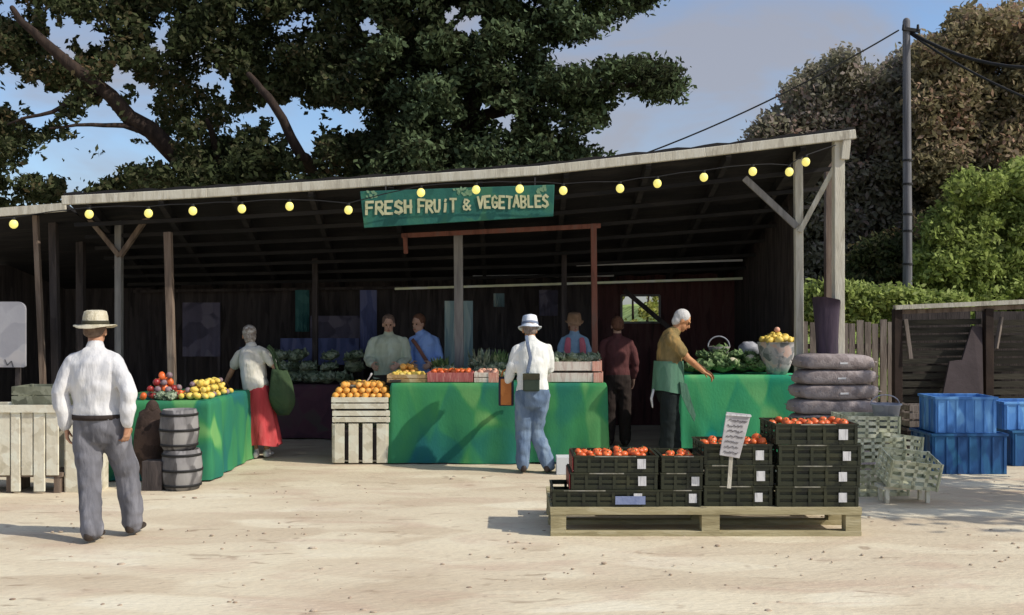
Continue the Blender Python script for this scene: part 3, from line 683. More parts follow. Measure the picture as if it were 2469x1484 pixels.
c1 = slat_crate('slatted_crate', 'tall cream crate with upright slats at the bottom of the pile under the oranges', wc, .6, zA-.03, cream, True, 4, 'cream crates beside the main stall'); c1.location = (xc, dC, .02)
MB().box((.034,.04,.03), (wc-.034,.05,zA-.08)).build('liner', darkwood, c1)
c2 = slat_crate('slatted_crate', 'shallow cream crate in the middle of the pile under the oranges', wc-.01, .58, (zB-zA)/2-.01, cream, False, 2, 'cream crates beside the main stall', gap=.2); c2.location = (xc+.01, dC+.01, zA)
c3 = slat_crate('slatted_crate', 'shallow cream crate heaped with oranges at the top of the pile', wc-.02, .58, (zB-zA)/2-.01, cream, False, 2, 'cream crates beside the main stall', gap=.2); c3.location = (xc+.0, dC+.0, zA+(zB-zA)/2)
MB().box((.034,.04,.02), (wc-.06,.05,(zB-zA)/2-.02)).build('liner', fencel, c2); MB().box((.034,.04,.02), (wc-.06,.05,(zB-zA)/2-.02)).build('liner', fencel, c3)
heap(lambda x,y: 'orange', xc-.02, xc+wc+.0, dC-.01, dC+.5, zB-.045, 3, lambda k: 'orange heaped on the cream crates by the main stall', 'oranges on the cream crates', r=.042)
# oranges on the main stall's left end
heap(lambda x,y: R.choice(['orange','orange','lemon']), X(945,12.3), X(1010,12.3), 12.25, 12.7, TMZ, 3, lambda k: {'orange':'orange on the far left corner of the main stall','lemon':'yellow lemon on the far left corner of the main stall'}[k], 'fruit on the left corner of the main stall', r=.042)

def bowl_mesh(prof, n=28, wob=0):
    vs = []
    for r, z in prof:
        for j in range(n): a = 2*math.pi*j/n; rr = r*(1+wob*math.sin(a*7+z*30)); vs.append((rr*math.cos(a), rr*math.sin(a), z))
    k = len(prof); fs = [(i*n+j, i*n+(j+1)%n, (i+1)*n+(j+1)%n, (i+1)*n+j) for i in range(k-1) for j in range(n)]; fs.append(tuple(range(n-1,-1,-1))); fs.append(tuple((k-1)*n+j for j in range(n)))
    return MB().add(vs, fs)
# scale pan bowl with fruit
bw = thing('bowl', 'wide grey green bowl of fruit with a spoon standing above the oranges', 'bowl', (X(868,12.3), 12.25, TMZ+.02))
bz = Z(908,12.25)-TMZ-.02; 
bowl_mesh([(.07,.0),(.10,bz*.5),(.14,bz),(.20,bz+.03),(.235,bz+.08),(.245,bz+.082),(.205,bz+.03),(.13,bz+.012)]).build('bowl_body', mat('grey green enamel', [(.12,.15,.13),(.22,.26,.23),(.34,.36,.32)], 6, .4, .05, dab=.4), bw, smooth=True)
bw.location.z = zB+.0; bz0 = zB
MB().loft([(.06,0,bz+.06),(.13,-.02,bz+.16),(.15,-.02,bz+.2)], [.008,.008,.014], n=8).build('spoon', paper, bw, smooth=True)
for k in range(16):
    a = R.uniform(0,6.28); r_ = R.uniform(0,.15) if k else 0
    q = ['orange','peach','lemon'][k%3]
    put(q, (X(868,12.3)+r_*math.cos(a), 12.25+r_*math.sin(a), bz0+bz+.07+.03*(1-r_/.15)), {'orange':'orange','peach':'pink peach','lemon':'yellow lemon'}[q]+' piled in the grey green bowl above the crates', 'fruit in the grey green bowl', .85)

# trays on the main stall
def tray(label, px0, px1, d, depth, z, h_, m, m2=None, n=2, group='trays on the main stall', vertical=False):
    x0, x1 = X(px0,d), X(px1,d); t = slat_crate('fruit_tray', label, x1-x0, depth, h_, m, vertical, n, group, 'tray', .14); t.location = (x0, d, z)
    if m2:
        MB().box((x1-x0+.016,-.004,.0), (x1-x0+.026,depth+.004,h_+.004)).build('end_panel', m2, t)
        MB().box((x1-x0-.09,-.0235,.004), (x1-x0+.014,-.0165,h_-.004)).build('end_stripe', m2, t)
    return t
pinkc = mat('faded red tray', [(.28,.06,.06),(.42,.12,.11),(.52,.24,.20)], 8, .7, .1, stretch=(6,1,.5), dab=.4)
pwhite = mat('pink white tray', [(.50,.38,.33),(.66,.58,.50),(.74,.70,.62)], 5, .7, .1, stretch=(3,1,.6), dab=.4)
redend = mat('faded red end panel', [(.50,.16,.12),(.66,.34,.26),(.72,.52,.42)], 10, .7, .1, stretch=(8,1,.4), dab=.4)
tan = mat('tan tray wood', [(.20,.12,.06),(.40,.26,.12),(.55,.42,.26)], 6, .8, .2, dab=.4)
tray('dark brown tray of yellow fruit at the left end of the main stall', 936, 1028, 11.97, .38, TMZ, .10, tan)
MB().box((.02,-.030,.012), (.16,-.018,.035)).build('dark_edge', darkwood, bpy.data.objects['fruit_tray'])
heap(lambda x,y: 'lemon', X(942,12), X(1020,12), 12.0, 12.3, TMZ+.05, 1, lambda k: 'yellow lemon in the brown tray at the left end of the main stall', 'lemons in the brown tray', r=.04, dens=.9)
tray('faded red tray of tomatoes beside the grey post on the main stall', 1033, 1138, 11.96, .40, TMZ, .13, pinkc, None, 1)
heap(lambda x,y: 'tomato', X(1040,12), X(1132,12), 12.0, 12.33, TMZ+.09, 1, lambda k: 'tomato in the faded red tray on the main stall', 'tomatoes in the faded red tray', r=.038)
tray('small pink and white tray just left of the man in the white hat', 1146, 1196, 11.97, .38, TMZ, .125, pwhite, redend, 2)
heap(lambda x,y: 'peach', X(1150,12), X(1192,12), 12.0, 12.33, TMZ+.08, 1, lambda k: 'peach in the small pink and white tray on the main stall', 'peaches in the pink tray', r=.04)
tray('lower of two white trays with faded red ends on the right of the main stall', 1320, 1449, 11.97, .5, TMZ, .125, pwhite, redend, 1)
tray('upper of two white trays with faded red ends on the right of the main stall', 1324, 1446, 11.98, .5, TMZ+.135, .125, pwhite, redend, 1)

# leafy vegetables
def cabbage(name, m, r=.12, core=None, n=16, seed=0):
    rr = random.Random(seed); mb = MB()
    mb.cur = 1 if core else 0; mb.ball((0,0,0), (r*.72,r*.72,r*.66), nu=16, nv=10, fn=lambda q: 1+(.09 if core else .03)*noise.noise(q*6)); mb.cur = 0
    for k in range(n):
        a = k*2.4+rr.uniform(-.2,.2); tilt = .35+.75*(k/n); NU, NVv = 5, 6; vs = []
        for i in range(NVv+1):
            u = i/NVv
            for j in range(NU+1):
                v_ = (j/NU-.5)*2; wd = math.sin(math.pi*min(1,u*.85+.12))*r*.62
                rad = r*(.28+.75*math.sin(u*1.5))*(.75+.4*tilt); zz = -r*.55+u*r*(1.5-1.0*tilt+.3*rr.random()*0)+.18*r*math.sin(v_*5+k)*u
                x = rad-.25*r*v_*v_; y = v_*wd
                vs.append((x*math.cos(a)-y*math.sin(a), x*math.sin(a)+y*math.cos(a), zz))
        mb.add(vs, [(i*(NU+1)+j, i*(NU+1)+j+1, (i+1)*(NU+1)+j+1, (i+1)*(NU+1)+j) for i in range(NVv) for j in range(NU)])
    return mb.build(name, [m, core] if core else m, smooth=True)
cab0 = cabbage('cabbage', leafg, .13, seed=1); cab0.hide_render = False
cau0 = cabbage('cauliflower', leafg, .12, curd, seed=2); let0 = cabbage('lettuce', leafd, .13, n=20, seed=3)
used = set()
def veg(src, p, label, cat, group, s=1.0):
    o = src if src.name not in used else src.copy()
    if src.name in used: COL.objects.link(o)
    used.add(src.name); o.location = p; k = s*R.uniform(.9,1.15); o.scale = (k,k,k*R.uniform(.8,1.0)); o.rotation_euler = (R.uniform(-.3,.3), R.uniform(-.3,.3), R.uniform(0,6.28))
    tag(o, label, cat, group); return o
gC = 'cabbages on the right stall'; 
for px, dz, dy in ((1665,.10,.15),(1700,.10,.10),(1742,.10,.12),(1790,.09,.25),(1830,.10,.2),(1690,.10,.42),(1730,.20,.3),(1770,.22,.4),(1812,.21,.42),(1745,.10,.6),(1800,.10,.62),(1850,.10,.55),(1700,.22,.55),(1735,.30,.5),(1840,.22,.66)):
    d = 12.4+dy; veg(cab0, (X(px,d), d, TRZ+dz), ('green cabbage in the front row of the right stall' if dy <= .2 else 'green cabbage on top of the heap on the right stall' if dz >= .2 else 'green cabbage low at the back of the right stall'), 'cabbage', gC, .95)
veg(cau0, (X(1768,12.45), 12.5, TRZ+.15), 'left of the two cauliflowers at the front of the right stall', 'cauliflower', 'cauliflowers', .8)
veg(cau0, (X(1812,12.5), 12.55, TRZ+.19), 'right of the two cauliflowers on the right stall, nearer the tub', 'cauliflower', 'cauliflowers', .75)
for px, dz, d in ((1345,.30,12.35),(1375,.28,12.4),(1405,.28,12.4),(1430,.29,12.4),(1360,.10,12.6),(1330,.26,12.3)):
    veg(let0, (X(px,d), d, TMZ+dz), 'dusky green lettuce behind the white trays on the main stall', 'lettuce', 'lettuces behind the white trays', .75)
for i in range(16):
    px = 672+R.random()*190; d = 14.4+.5*R.random(); veg(let0, (X(px,d), d, .78+.1+.16*(i%3)), 'dim grey green lettuce on the maroon table at the back, '+['in the bottom layer','in the middle layer','on top'][i%3], 'lettuce', 'lettuces at the back of the shed', 1.05)
for px, dz, d in ((1160,.12,12.5),(1185,.14,12.45),(1210,.16,12.5),(1150,.2,12.6),(1230,.12,12.5),(1175,.08,12.38),(1205,.08,12.4),(1060,.1,12.55),(1080,.12,12.5)):
    veg(let0, (X(px,d), d, TMZ+dz), 'grey green leafy bunch beside the grey post on the main stall', 'greens', 'leafy bunches on the main stall', .8)
for px, dz, d in ((388,.05,10.72),(410,.045,10.70)):
    veg(let0, (X(px,d), d, T1Z+dz), 'grey green leafy bunch at the front edge of the left stall', 'greens', 'leafy bunches on the left stall', .6)
# tall herbs in pots
def herb(label, px, d, z, h_, m, group):
    t = thing('potted_herb', label, 'plant', (X(px,d), d, z), group=group)
    MB().cyl((0,0,0), .05,.065,.10,16).build('pot', brownwood, t)
    mb = MB()
    for k in range(70):
        a = R.uniform(0,6.28); l = R.uniform(.4,1)*h_; q = V((math.cos(a)*.12*R.random(), math.sin(a)*.12*R.random(), .1)); e = q*1.0+V((math.cos(a)*.08, math.sin(a)*.08, l)); s = R.uniform(.012,.03)
        u = V((math.cos(a+1.5),math.sin(a+1.5),0))*s; md = q.lerp(e,.6)
        mb.add([q, md-u, e, md+u], [(0,1,2,3)])
    mb.build('leaves', m, t)
herb('tall pale herb in a pot, left of the man in the white hat', 1160, 12.6, TMZ, .32, leafd, 'potted herbs'); herb('broad bushy herb in a pot just behind the white hatted man', 1205, 12.65, TMZ, .30, leafg, 'potted herbs')
herb('spindly herb in a pot just left of the grey post on the main stall', 1065, 12.62, TMZ, .2, leafg, 'potted herbs')
# basket handle and white bag on the right stall
t = thing('wire_basket', 'small wire basket with an arched handle among the cabbages', 'basket', (X(1735,12.9), 12.95, TRZ+.22))
MB().loft([(.14*math.cos(a), 0, .12+.13*math.sin(a)) for a in [math.pi*i/12 for i in range(13)]], [.009]*13, n=6).build('handle', greyp, t, smooth=True)
bowl_mesh([(.10,0),(.14,.12),(.147,.12),(.105,.01)], wob=.02).build('basket_body', greypost, t, smooth=True)
mb = MB().ball((0,0,0), (.14,.1,.10), nu=18, nv=12, fn=lambda q: 1+.3*noise.noise(q*3)); o = mb.build('paper_bag', greyp, smooth=True, loc=(X(1808,12.95), 12.98, TRZ+.3)); tag(o, 'crumpled grey paper bag lying behind the cabbages near the tub', 'bag')
# tub of yellow fruit
dt = 12.55; tb = thing('tub', 'tapered silvery tub of yellow fruit at the right end of the bright green stall', 'tub', (X(1873,dt), dt, TRZ))
tz = Z(826,dt)-TRZ; rt = (X(1941,dt)-X(1849,dt))/2
tm = mat('mottled silver glaze', [(.16,.17,.17),(.34,.34,.34),(.52,.50,.49),(.62,.44,.37)], 6, .45, .2, 20, dab=.6)
bowl_mesh([(rt*.5,0),(rt*.68,tz*.25),(rt*.86,tz*.55),(rt*.97,tz*.85),(rt,tz),(rt*1.03,tz+.005),(rt*.93,tz),(rt*.9,tz*.8),(rt*.4,tz*.75)], wob=.008).build('tub_body', tm, tb, smooth=True)
for k in range(22):
    a = k*2.4; r_ = rt*.85*math.sqrt((k+.3)/22); put('lemon', (X(1873,dt)+r_*math.cos(a), dt+r_*math.sin(a), TRZ+tz+.01+.10*(1-r_/rt)), 'yellow fruit piled in the silvery tub on the right stall', 'fruit in the silvery tub', 1.15)
put('peach', (X(1871,dt)-.0, dt-.05, TRZ+tz+.16), 'yellow fruit piled in the silvery tub on the right stall', 'fruit in the silvery tub', 1.1)

# ------------------------------------------------------------------ left: big slatted bin, crate, barrels, sack
dL = 9.9
bn = thing('slatted_bin', 'large cream bin of wide upright boards on runners at the left edge', 'bin', (X(-120,dL), dL, 0)); W = X(148,dL)-X(-120,dL); hb = Z(978,dL)
mb = MB(); x = 0; k = 0
while x < W-.05:
    ww = R.uniform(.10,.15); ww = min(ww, W-x); mb.box((x, -.02-.006*(k%2), .02 if k%2 else .18), (x+ww-.014, .0, hb-R.uniform(0,.02))); x += ww; k += 1
mb.box((0,.4,.15),(W,.42,hb)); bevel(mb.build('boards', cream, bn), .004)
MB().bar((-.01,-.035,hb-.03), (W+.01,-.035,hb-.03), .02, .075).build('rail', cream, bn)
MB().box((.0,.003,.16), (W,.39,.2)).build('base', brownwood, bn)
for a in (.03, W*.5, W-.08): MB().box((a,.01,0), (a+.06,.38,.158)).build('runner', brownwood, bn)
c = slat_crate('slatted_crate', 'narrow cream crate standing on end between the large bin and the walking man', X(168,dL)-X(128,dL)+.14, .3, Z(1022,dL), cream, True, 2, None, gap=.14); c.location = (X(150,dL)-.0, dL+.06, 0)
gg = mat('grey green crate', [(.08,.085,.06),(.16,.17,.12),(.24,.25,.19)], 5, .8, .2, dab=.5)
c = slat_crate('slatted_crate', 'grey green slatted crate resting on top of the large cream bin', .62, .36, .19, gg, False, 2, None, gap=.12); c.location = (X(30,dL), dL+.02, hb+.002)
def barrel(label, p, r, h_):
    t = thing('barrel', label, 'barrel', p, group='stacked grey barrels'); prof = [(r*.82,0),(r*.93,h_*.12),(r,h_*.4),(r,h_*.6),(r*.94,h_*.88),(r*.86,h_),(r*.8,h_),(r*.78,h_-.03)]
    bowl_mesh(prof, 28, .006).build('staves', barrelm, t, smooth=True)
    mb = MB()
    for zc, rr in ((h_*.12,r*.94),(h_*.88,r*.95),(h_*.5,r*1.005)):
        n = 28; vs = [((rr+o)*math.cos(2*math.pi*j/n), (rr+o)*math.sin(2*math.pi*j/n), zc+z) for (o,z) in ((0,-.012),(.007,-.012),(.007,.012),(0,.012)) for j in range(n)]
        mb.add(vs, [(i*n+j, i*n+(j+1)%n, (i+1)*n+(j+1)%n, (i+1)*n+j) for i in range(3) for j in range(n)])
    mb.build('hoop', black, t, smooth=True)
dB = 10.15; hB = Z(988,dB)/2
barrel('lower grey barrel standing on the sand in front of the left stall', (X(437,dB), dB+.02, 0), .203, hB)
barrel('upper grey barrel balanced on the lower one beside the left stall', (X(430,dB), dB+.03, hB+.001), .193, hB)
mb = MB().ball((0,0,.42), (.17,.13,.42), nu=24, nv=18, fn=lambda q: 1+.14*noise.noise(q*2.5+V((3,1,2)))); mb.ball((.02,0,.80), (.07,.06,.09), nu=14, nv=9)
o = mb.build('sack', brownsack, smooth=True, loc=(X(356,10.3), 10.38, 0)); tag(o, 'dark brown sack leaning on the left stall between the walking man and the barrels', 'sack')
o = MB().box((0,0,0), (.20,.16,.30)).build('carton', darkwood, loc=(X(340,10.0), 10.02, 0)); tag(bevel(o), 'dark brown carton at the foot of the brown sack', 'carton')
o = MB().box((0,0,0), (.10,.12,.24)).build('carton', violet, loc=(X(372,10.1)+.045, 10.13, .05)); o.location.z = 0; tag(bevel(o), 'small lavender carton squeezed between the brown sack and the barrels', 'carton')

# ------------------------------------------------------------------ pallet and tomato crates
DP = 7.93; px0 = X(1327,DP); PW = X(2078,DP)-px0; PH = .234
pl = thing('pallet', 'long pale wooden pallet in the foreground under the dark tomato crates', 'pallet', (px0, DP, 0))
for yy in (0,.44,.88): MB().box((0,yy,0), (PW,yy+.11,.042)).build('bottom_board', palletm, pl); bevel(pl.children[-1], .004)
for xx in (0, PW*.485, PW-.13):
    for yy in (.003,.443,.883): MB().box((xx+.004,yy,.042), (xx+(.13 if xx else .13)-.004+.02*(xx>0 and xx<PW-.2),yy+.104,PH-.06)).build('block', palletm, pl); bevel(pl.children[-1], .004)
    MB().box((xx,0,PH-.06),(xx+.13,.99,PH-.042)).build('stringer', palletm, pl)
MB().box((0,-.004,PH-.058), (PW,.10,PH-.002)).build('front_board', palletm, pl); bevel(pl.children[-1], .004)
k = 0
for yy in (.115,.28,.445,.61,.775,.90): MB().box((0,yy,PH-.04), (PW,yy+.12,PH-.004)).build('deck_board', palletm, pl)
rimhi = mat('painted rim highlight', [(.10,.10,.07),(.26,.25,.20),(.36,.35,.30)], 14, .7, .1)  # pale colour standing in for light caught on the crate rims
def tcrate(label, x, y, z, w_, d_, h_, lab=True, group='dark crates on the pallet', rz=0):
    t = thing('tomato_crate', label, 'crate', (x,y,z), rz, group); mb = MB(); th = .012
    for (ax, b0) in ((0,0),(0,d_-th),(1,0),(1,w_-th)):
        Lh = w_ if ax == 0 else d_
        for (z0, z1, ex) in ((0,.035,0),(h_*.38,h_*.56,0),(h_*.72,h_-.014,0),(h_-.014,h_-.002,.008)):
            if ax == 0:
                ya, yb = (b0-ex, b0+th) if b0 == 0 else (b0, b0+th+ex); mb.box((-ex, ya, z0), (w_+ex, yb, z1))
            else:
                xa, xb = (b0-ex, b0+th) if b0 == 0 else (b0, b0+th+ex); mb.box((xa, th+.0005, z0), (xb, d_-th-.0005, z1))
        k = max(2, int(Lh/.11))
        for i in range(k+1):
            c = .012+(Lh-.024)*i/k
            if ax == 0: mb.box((c-.012, (b0-.004 if b0 == 0 else b0), .001), (c+.012, (b0+th if b0 == 0 else b0+th+.004), h_-.0145))
            else: mb.box(((b0-.004 if b0 == 0 else b0), max(th+.001,c-.012), .001), ((b0+th if b0 == 0 else b0+th+.004), min(d_-th-.001,c+.012), h_-.0145))
    mb.box((th,th,.002), (w_-th,d_-th,.012)); mb.box((th+.002,th+.002,.02),(w_-th-.002,th+.006,h_*.8))
    mb.build('crate_body', cratedark, t)
    a_ = R.uniform(.08,.35)*w_; MB().box((a_,-.0105,h_-.012), (a_+R.uniform(.25,.5)*w_,-.0082,h_-.004)).build('rim_highlight', rimhi, t)  # thin pale strip paints a highlight along the front rim
    if lab:
        s = R.uniform(.048,.06) if w_ > .4 else .05; xx = w_*R.uniform(.77,.82)-s/2; l = MB().box((xx,-.012,h_*.22), (xx+s*1.25,-.009,h_*.22+s*1.45)).build('paper_label', paper, t)
    return t
Y0 = DP+.03; HR = .166; HL = .136
Rx, Mx, Lsx, Llx = X(1872,8), X(1698,8), X(1592,8), X(1384,8)
ords = ['bottom','second','third','topmost']
for i in range(4): tcrate(f'{ords[i]} crate of the tallest dark stack at the right end of the pallet', Rx+R.uniform(-.012,.012)-(.02 if i==3 else 0), Y0, PH+i*HR, .655, .5, HR)
for i in range(3): tcrate(f'{["bottom","middle","topmost"][i]} crate of the dark stack behind the price card', Mx+R.uniform(-.008,.008), Y0+.02, PH+i*(HR+.001), .545, .5, HR)
for i in range(3): tcrate(f'{["bottom","middle","topmost"][i]} crate of the narrow dark stack left of the price card', Lsx+R.uniform(-.008,.008), Y0+.01, PH+i*HL, .33, .45, HL, lab=(i!=2))
tcrate('wide bottom crate with a blue sheet at the left end of the pallet', X(1332,8), Y0, PH, X(1588,8)-X(1332,8), .5, HL)
bl = MB().box((.50,-.016,.02), (.74,-.0125,.085)).build('blue_sheet', mat('pale blue sheet', [(.16,.20,.36),(.28,.33,.50)], 8, .8), None); bl.parent = [o for o in bpy.data.objects if o.name.startswith('tomato_crate')][-1]
for o in bpy.data.objects:
    if o.type == 'EMPTY' and o.get('label','').startswith('wide bottom crate'): bl.parent = o
for i in (1,2): tcrate(f'{["","middle","topmost"][i]} crate of the left dark stack, red at its left end', Llx+(.0 if i==2 else -.025), Y0+.01, PH+i*HL, .67+.02*(2-i), .48, HL)
redpl = mat('dark red plastic', [(.12,.01,.012),(.2,.02,.02)], 5, .5)
for o in list(bpy.data.objects):
    if o.type == 'EMPTY' and 'red at its left end' in o.get('label',''): MB().box((-.016,-.006,.004), (-.009,.47,HL-.01)).build('red_end', redpl, o)
def fill(x0, x1, y0, y1, z, lab, grp, n, up=0):
    pts = []
    for _ in range(n*14):
        if len(pts) >= n: break
        x, y = R.uniform(x0,x1), R.uniform(y0,y1)
        if all((x-a)**2+(y-b)**2 > .066**2 for a, b in pts): pts.append((x,y))
    for x, y in pts: put('tomato', (x, y, z+R.uniform(0,.028)+up), lab, grp, 1.0)
fill(Rx+.04, Rx+.60, Y0+.05, Y0+.45, PH+4*HR-.035, 'tomato in the topmost crate of the tallest stack', 'tomatoes on the tallest stack', 26)
fill(Mx+.05, Mx+.50, Y0+.07, Y0+.45, PH+3*HR-.045, 'tomato in the topmost crate behind the price card', 'tomatoes behind the price card', 20)
for q in ((.40,.07),(.47,.08),(.44,.12),(.36,.12)): put('tomato', (Mx+q[0], Y0+q[1], PH+3*HR+.012+.03*(q[0]==.44)), 'tomato in the topmost crate behind the price card', 'tomatoes behind the price card', 1.05)
fill(Llx+.05, Llx+.31, Y0+.06, Y0+.44, PH+3*HL-.03, 'tomato in the left half of the left stack\'s topmost crate', 'tomatoes on the left stack', 14)
fill(Llx+.36, Llx+.62, Y0+.06, Y0+.44, PH+3*HL-.03, 'tomato in the right half of the left stack\'s topmost crate', 'tomatoes on the left stack', 13)
fill(Lsx+.05, Lsx+.29, Y0+.06, Y0+.40, PH+3*HL-.04, 'tomato in the topmost crate of the narrow stack', 'tomatoes on the narrow stack', 10)
for q in ((.20,-.03,2.55),(.26,-.03,2.40),(.28,-.028,2.15),(.02,-.03,1.1)): pass
# price card
pc = thing('price_card', 'tilted grey white price card on a stake among the tomato crates', 'sign', (X(1757,7.9), 7.9-.02, 0))
dd = 7.86; e = X(1757,7.9)
def q(px, py, y=0): p = P(px,py,dd); return V((p.x-e, p.y-7.88+y, p.z))
cc = [q(1735,1098), q(1783,1106), q(1811,1000), q(1752,994)]
bevel(MB().add([v for v in cc]+[v+V((0,.012,0)) for v in cc], [(0,1,2,3),(7,6,5,4),(0,4,5,1),(1,5,6,2),(2,6,7,3),(3,7,4,0)]).build('card', mat('grey white card', [(.36,.34,.35),(.50,.48,.48),(.58,.57,.56)], 5, .8, .05, dab=.4), pc), .003)
MB().bar(q(1750,1000,-.004), q(1811,1004,-.004), .012, .012).build('top_edge', paper, pc)
MB().bar(q(1758,1178,.006), q(1764,1100,.018), .03, .012).build('stake', whitewood, pc)
def cp(u, v): return (cc[0].lerp(cc[1],u)).lerp(cc[3].lerp(cc[2],u), v)+V((0,-.003,0))
pencil = mat('grey pencil', [(.14,.13,.14),(.2,.19,.2)], 5)
for r_ in range(7):
    mb = MB(); v0 = .1+r_*.12; u = .12+R.uniform(0,.05); prev = cp(u, v0); ue = R.uniform(.7,.9)
    while u < ue: u += R.uniform(.02,.05); q_ = cp(u, v0+R.uniform(-.025,.03)); mb.bar(prev, q_, .006, .002, V((0,1,0))); prev = q_
    mb.build('scribbled_line', pencil, pc)
# pale box on the ground behind the crates
o = MB().box((0,0,0), (.24,.2,.2)).build('carton', mat('pale blue white card', [(.55,.57,.58),(.66,.68,.68)], 3, .8, .05), loc=(X(1342,11.0), 11.05, 0)); tag(bevel(o,.006), 'small pale white carton on the sand just behind the left dark crates', 'carton')

# ------------------------------------------------------------------ sacks
def sack_mesh(seed):
    mb = MB(); n1, n2 = 28, 14
    def f(qv): return 1
    vs = []
    for i in range(n2+1):
        th = math.pi*i/n2
        for j in range(n1):
            ph = 2*math.pi*j/n1; sx = math.copysign(abs(math.cos(ph))**.35, math.cos(ph)); sy = math.copysign(abs(math.sin(ph))**.55, math.sin(ph)); st = math.sin(th)**.45
            x = .5*sx*st; y = .28*sy*st; z = .092*math.copysign(abs(math.cos(th))**.45, math.cos(th))
            kk = 1+.08*noise.noise(V((x*4,y*4,z*8+seed*3))); z *= 1-.12*abs(x*2)**4
            vs.append((x*kk, y*kk, z*kk+.006*noise.noise(V((x*14,y*14,seed)))))
    mb.add(vs, [(i*n1+j,(i+1)*n1+j,(i+1)*n1+(j+1)%n1,i*n1+(j+1)%n1) for i in range(n2) for j in range(n1)])
    for s in (-1,1): mb.bar((s*.47,-.16,0), (s*.515,-.15,.005), .04, .012); mb.bar((s*.47,.16,0), (s*.51,.15,.005), .04, .012)
    return mb
dS = 11.0; ztop = Z(856,dS); nS = 8; hs = ztop/nS; s0 = None
names = ['topmost','second from top','third from top','fourth from top','fifth from top','sixth from top','seventh from top','bottom']
for i in range(nS):
    o = sack_mesh(i%3).build('sack', sackm, smooth=True)
    w_ = .84+.045*min(i,3); o.scale = (w_, .95, hs/.172); o.location = (X(2027,dS)+(.0 if i==0 else -.01+R.uniform(-.02,.02)), dS+.25, ztop-hs*(i+.5)); o.rotation_euler = (0, R.uniform(-.015,.015), R.uniform(-.05,.05))
    tag(o, f'{names[i]} grey brown sack of the stack beside the right stall', 'sack', 'stacked grey brown sacks')
    if i < 3: MB().box((-.02,-.285,-.02), (.08,-.278,.0)).build('white_tag', paper, o)

# ------------------------------------------------------------------ pale lattice crates and buckets
def lattice(name, label, w_, d_, h_, m, p, rot, group='pale lattice crates'):
    t = thing(name, label, 'crate', p, group=group); t.rotation_euler = rot; mb = MB(); th = .012
    for ax, b0 in ((0,0),(0,d_),(1,0),(1,w_)):
        Lh = w_ if ax == 0 else d_
        def bar(u0, z0, u1, z1, ww):
            a = (u0, b0, z0) if ax == 0 else (b0, u0, z0); b = (u1, b0, z1) if ax == 0 else (b0, u1, z1)
            mb.bar(a, b, ww, th, V((0,1,0)) if ax == 0 else V((1,0,0))) if z0 == z1 else mb.bar(a, b, ww, th, V((0,1,0)) if ax == 0 else V((1,0,0)))
        for z in (.02,h_*.36,h_*.66,h_-.02): bar(0,z,Lh,z,.036)
        k = max(2,int(Lh/.10))
        for i in range(k+1): bar(Lh*i/k,.0,Lh*i/k,h_,.03)
    mb.build('lattice_sides', m, t); MB().box((.01,.01,.0), (w_-.01,d_-.01,.012)).build('base', m, t)
    return t
L_ = 'pale green lattice crate '
dQ = 9.6
lattice('lattice_crate', L_+'standing level on the sand, lowest of the jumble', .5,.36,.26, palegreen, (X(2078,9.6), 9.7, 0.0), (0,0,.06))
lattice('lattice_crate', L_+'tipped toward the viewer at the front right of the jumble', .46,.32,.27, palegreen, (X(2105,dQ)+.02, 9.28, .17), (.25,.10,.02))
lattice('lattice_crate', L_+'in the middle of the jumble beside the tall tomato stack', .52,.36,.24, palegreen, (X(2062,9.9), 9.98, .29), (.0,-.04,-.05))
lattice('lattice_crate', L_+'on top of the jumble directly below the sacks', .55,.36,.22, palegreen, (X(2052,9.9)-.02, 10.02, .54), (.02,.02,.04))
lattice('lattice_crate', L_+'farthest right of the jumble leaning back', .40,.32,.24, palegreen, (X(2130,9.9), 10.0, .36), (-.1,.12,-.1))
st = thing('step_stool', 'low cream stool carrying the tipped lattice crate', 'stool', (X(2100,dQ)+.02, 9.33, 0))
MB().box((0,0,.13),(.46,.24,.16)).build('seat', cream, st)
for a in (.02,.40):
    for b in (.02,.19): MB().bar((a+.02,b,0),(a+.02,b,.13),.035).build('leg', cream, st)
bk = thing('bucket', 'blue grey bucket standing upon the lattice crates beside the sacks', 'bucket', (X(2150,10.1), 10.25, .60))
bowl_mesh([(.10,0),(.14,.24),(.155,.25),(.155,.262),(.138,.262),(.12,.15)]).build('bucket_body', greyp, bk, smooth=True)
MB().loft([(.15*math.cos(a), .03, .25+.10*math.sin(a)) for a in [math.pi*i/10 for i in range(11)]], [.006]*11, n=6).build('handle', greyp, bk, smooth=True)
# blue boxes
def bluebox(label, px0, px1, d, dep, z, h_, m, rz_=0, slats=7, group='blue boxes at the right'):
    x0, x1 = X(px0,d), X(px1,d); w_ = x1-x0; t = thing('storage_box', label, 'box', (x0,d,z), rz_, group)
    mb = MB(); th=.015; mb.box((0,0,0),(w_,th,h_-.03)); mb.box((0,dep-th,0),(w_,dep,h_-.03)); mb.box((0,th,0),(th,dep-th,h_-.03)); mb.box((w_-th,th,0),(w_,dep-th,h_-.03)); mb.box((th,th,.0),(w_-th,dep-th,.015))
    for i in range(slats): xx = .02+(w_-.06)*i/(slats-1); mb.box((xx,-.010,.01),(xx+.022,0,h_-.04))
    for i in range(4): yy = .03+(dep-.08)*i/3; mb.box((w_,yy,.01),(w_+.01,yy+.022,h_-.04)); mb.box((-.01,yy,.01),(0,yy+.022,h_-.04))
    bevel(mb.build('box_body', m, t), .004)
    mb = MB(); mb.box((-.016,-.016,h_-.03),(w_+.016,.014,h_)); mb.box((-.016,dep-.014,h_-.03),(w_+.016,dep+.016,h_)); mb.box((-.016,.014,h_-.03),(.014,dep-.014,h_)); mb.box((w_-.014,.014,h_-.03),(w_+.016,dep-.014,h_)); bevel(mb.build('rim', m, t), .004)
    return t
z1 = Z(1046,11.1)
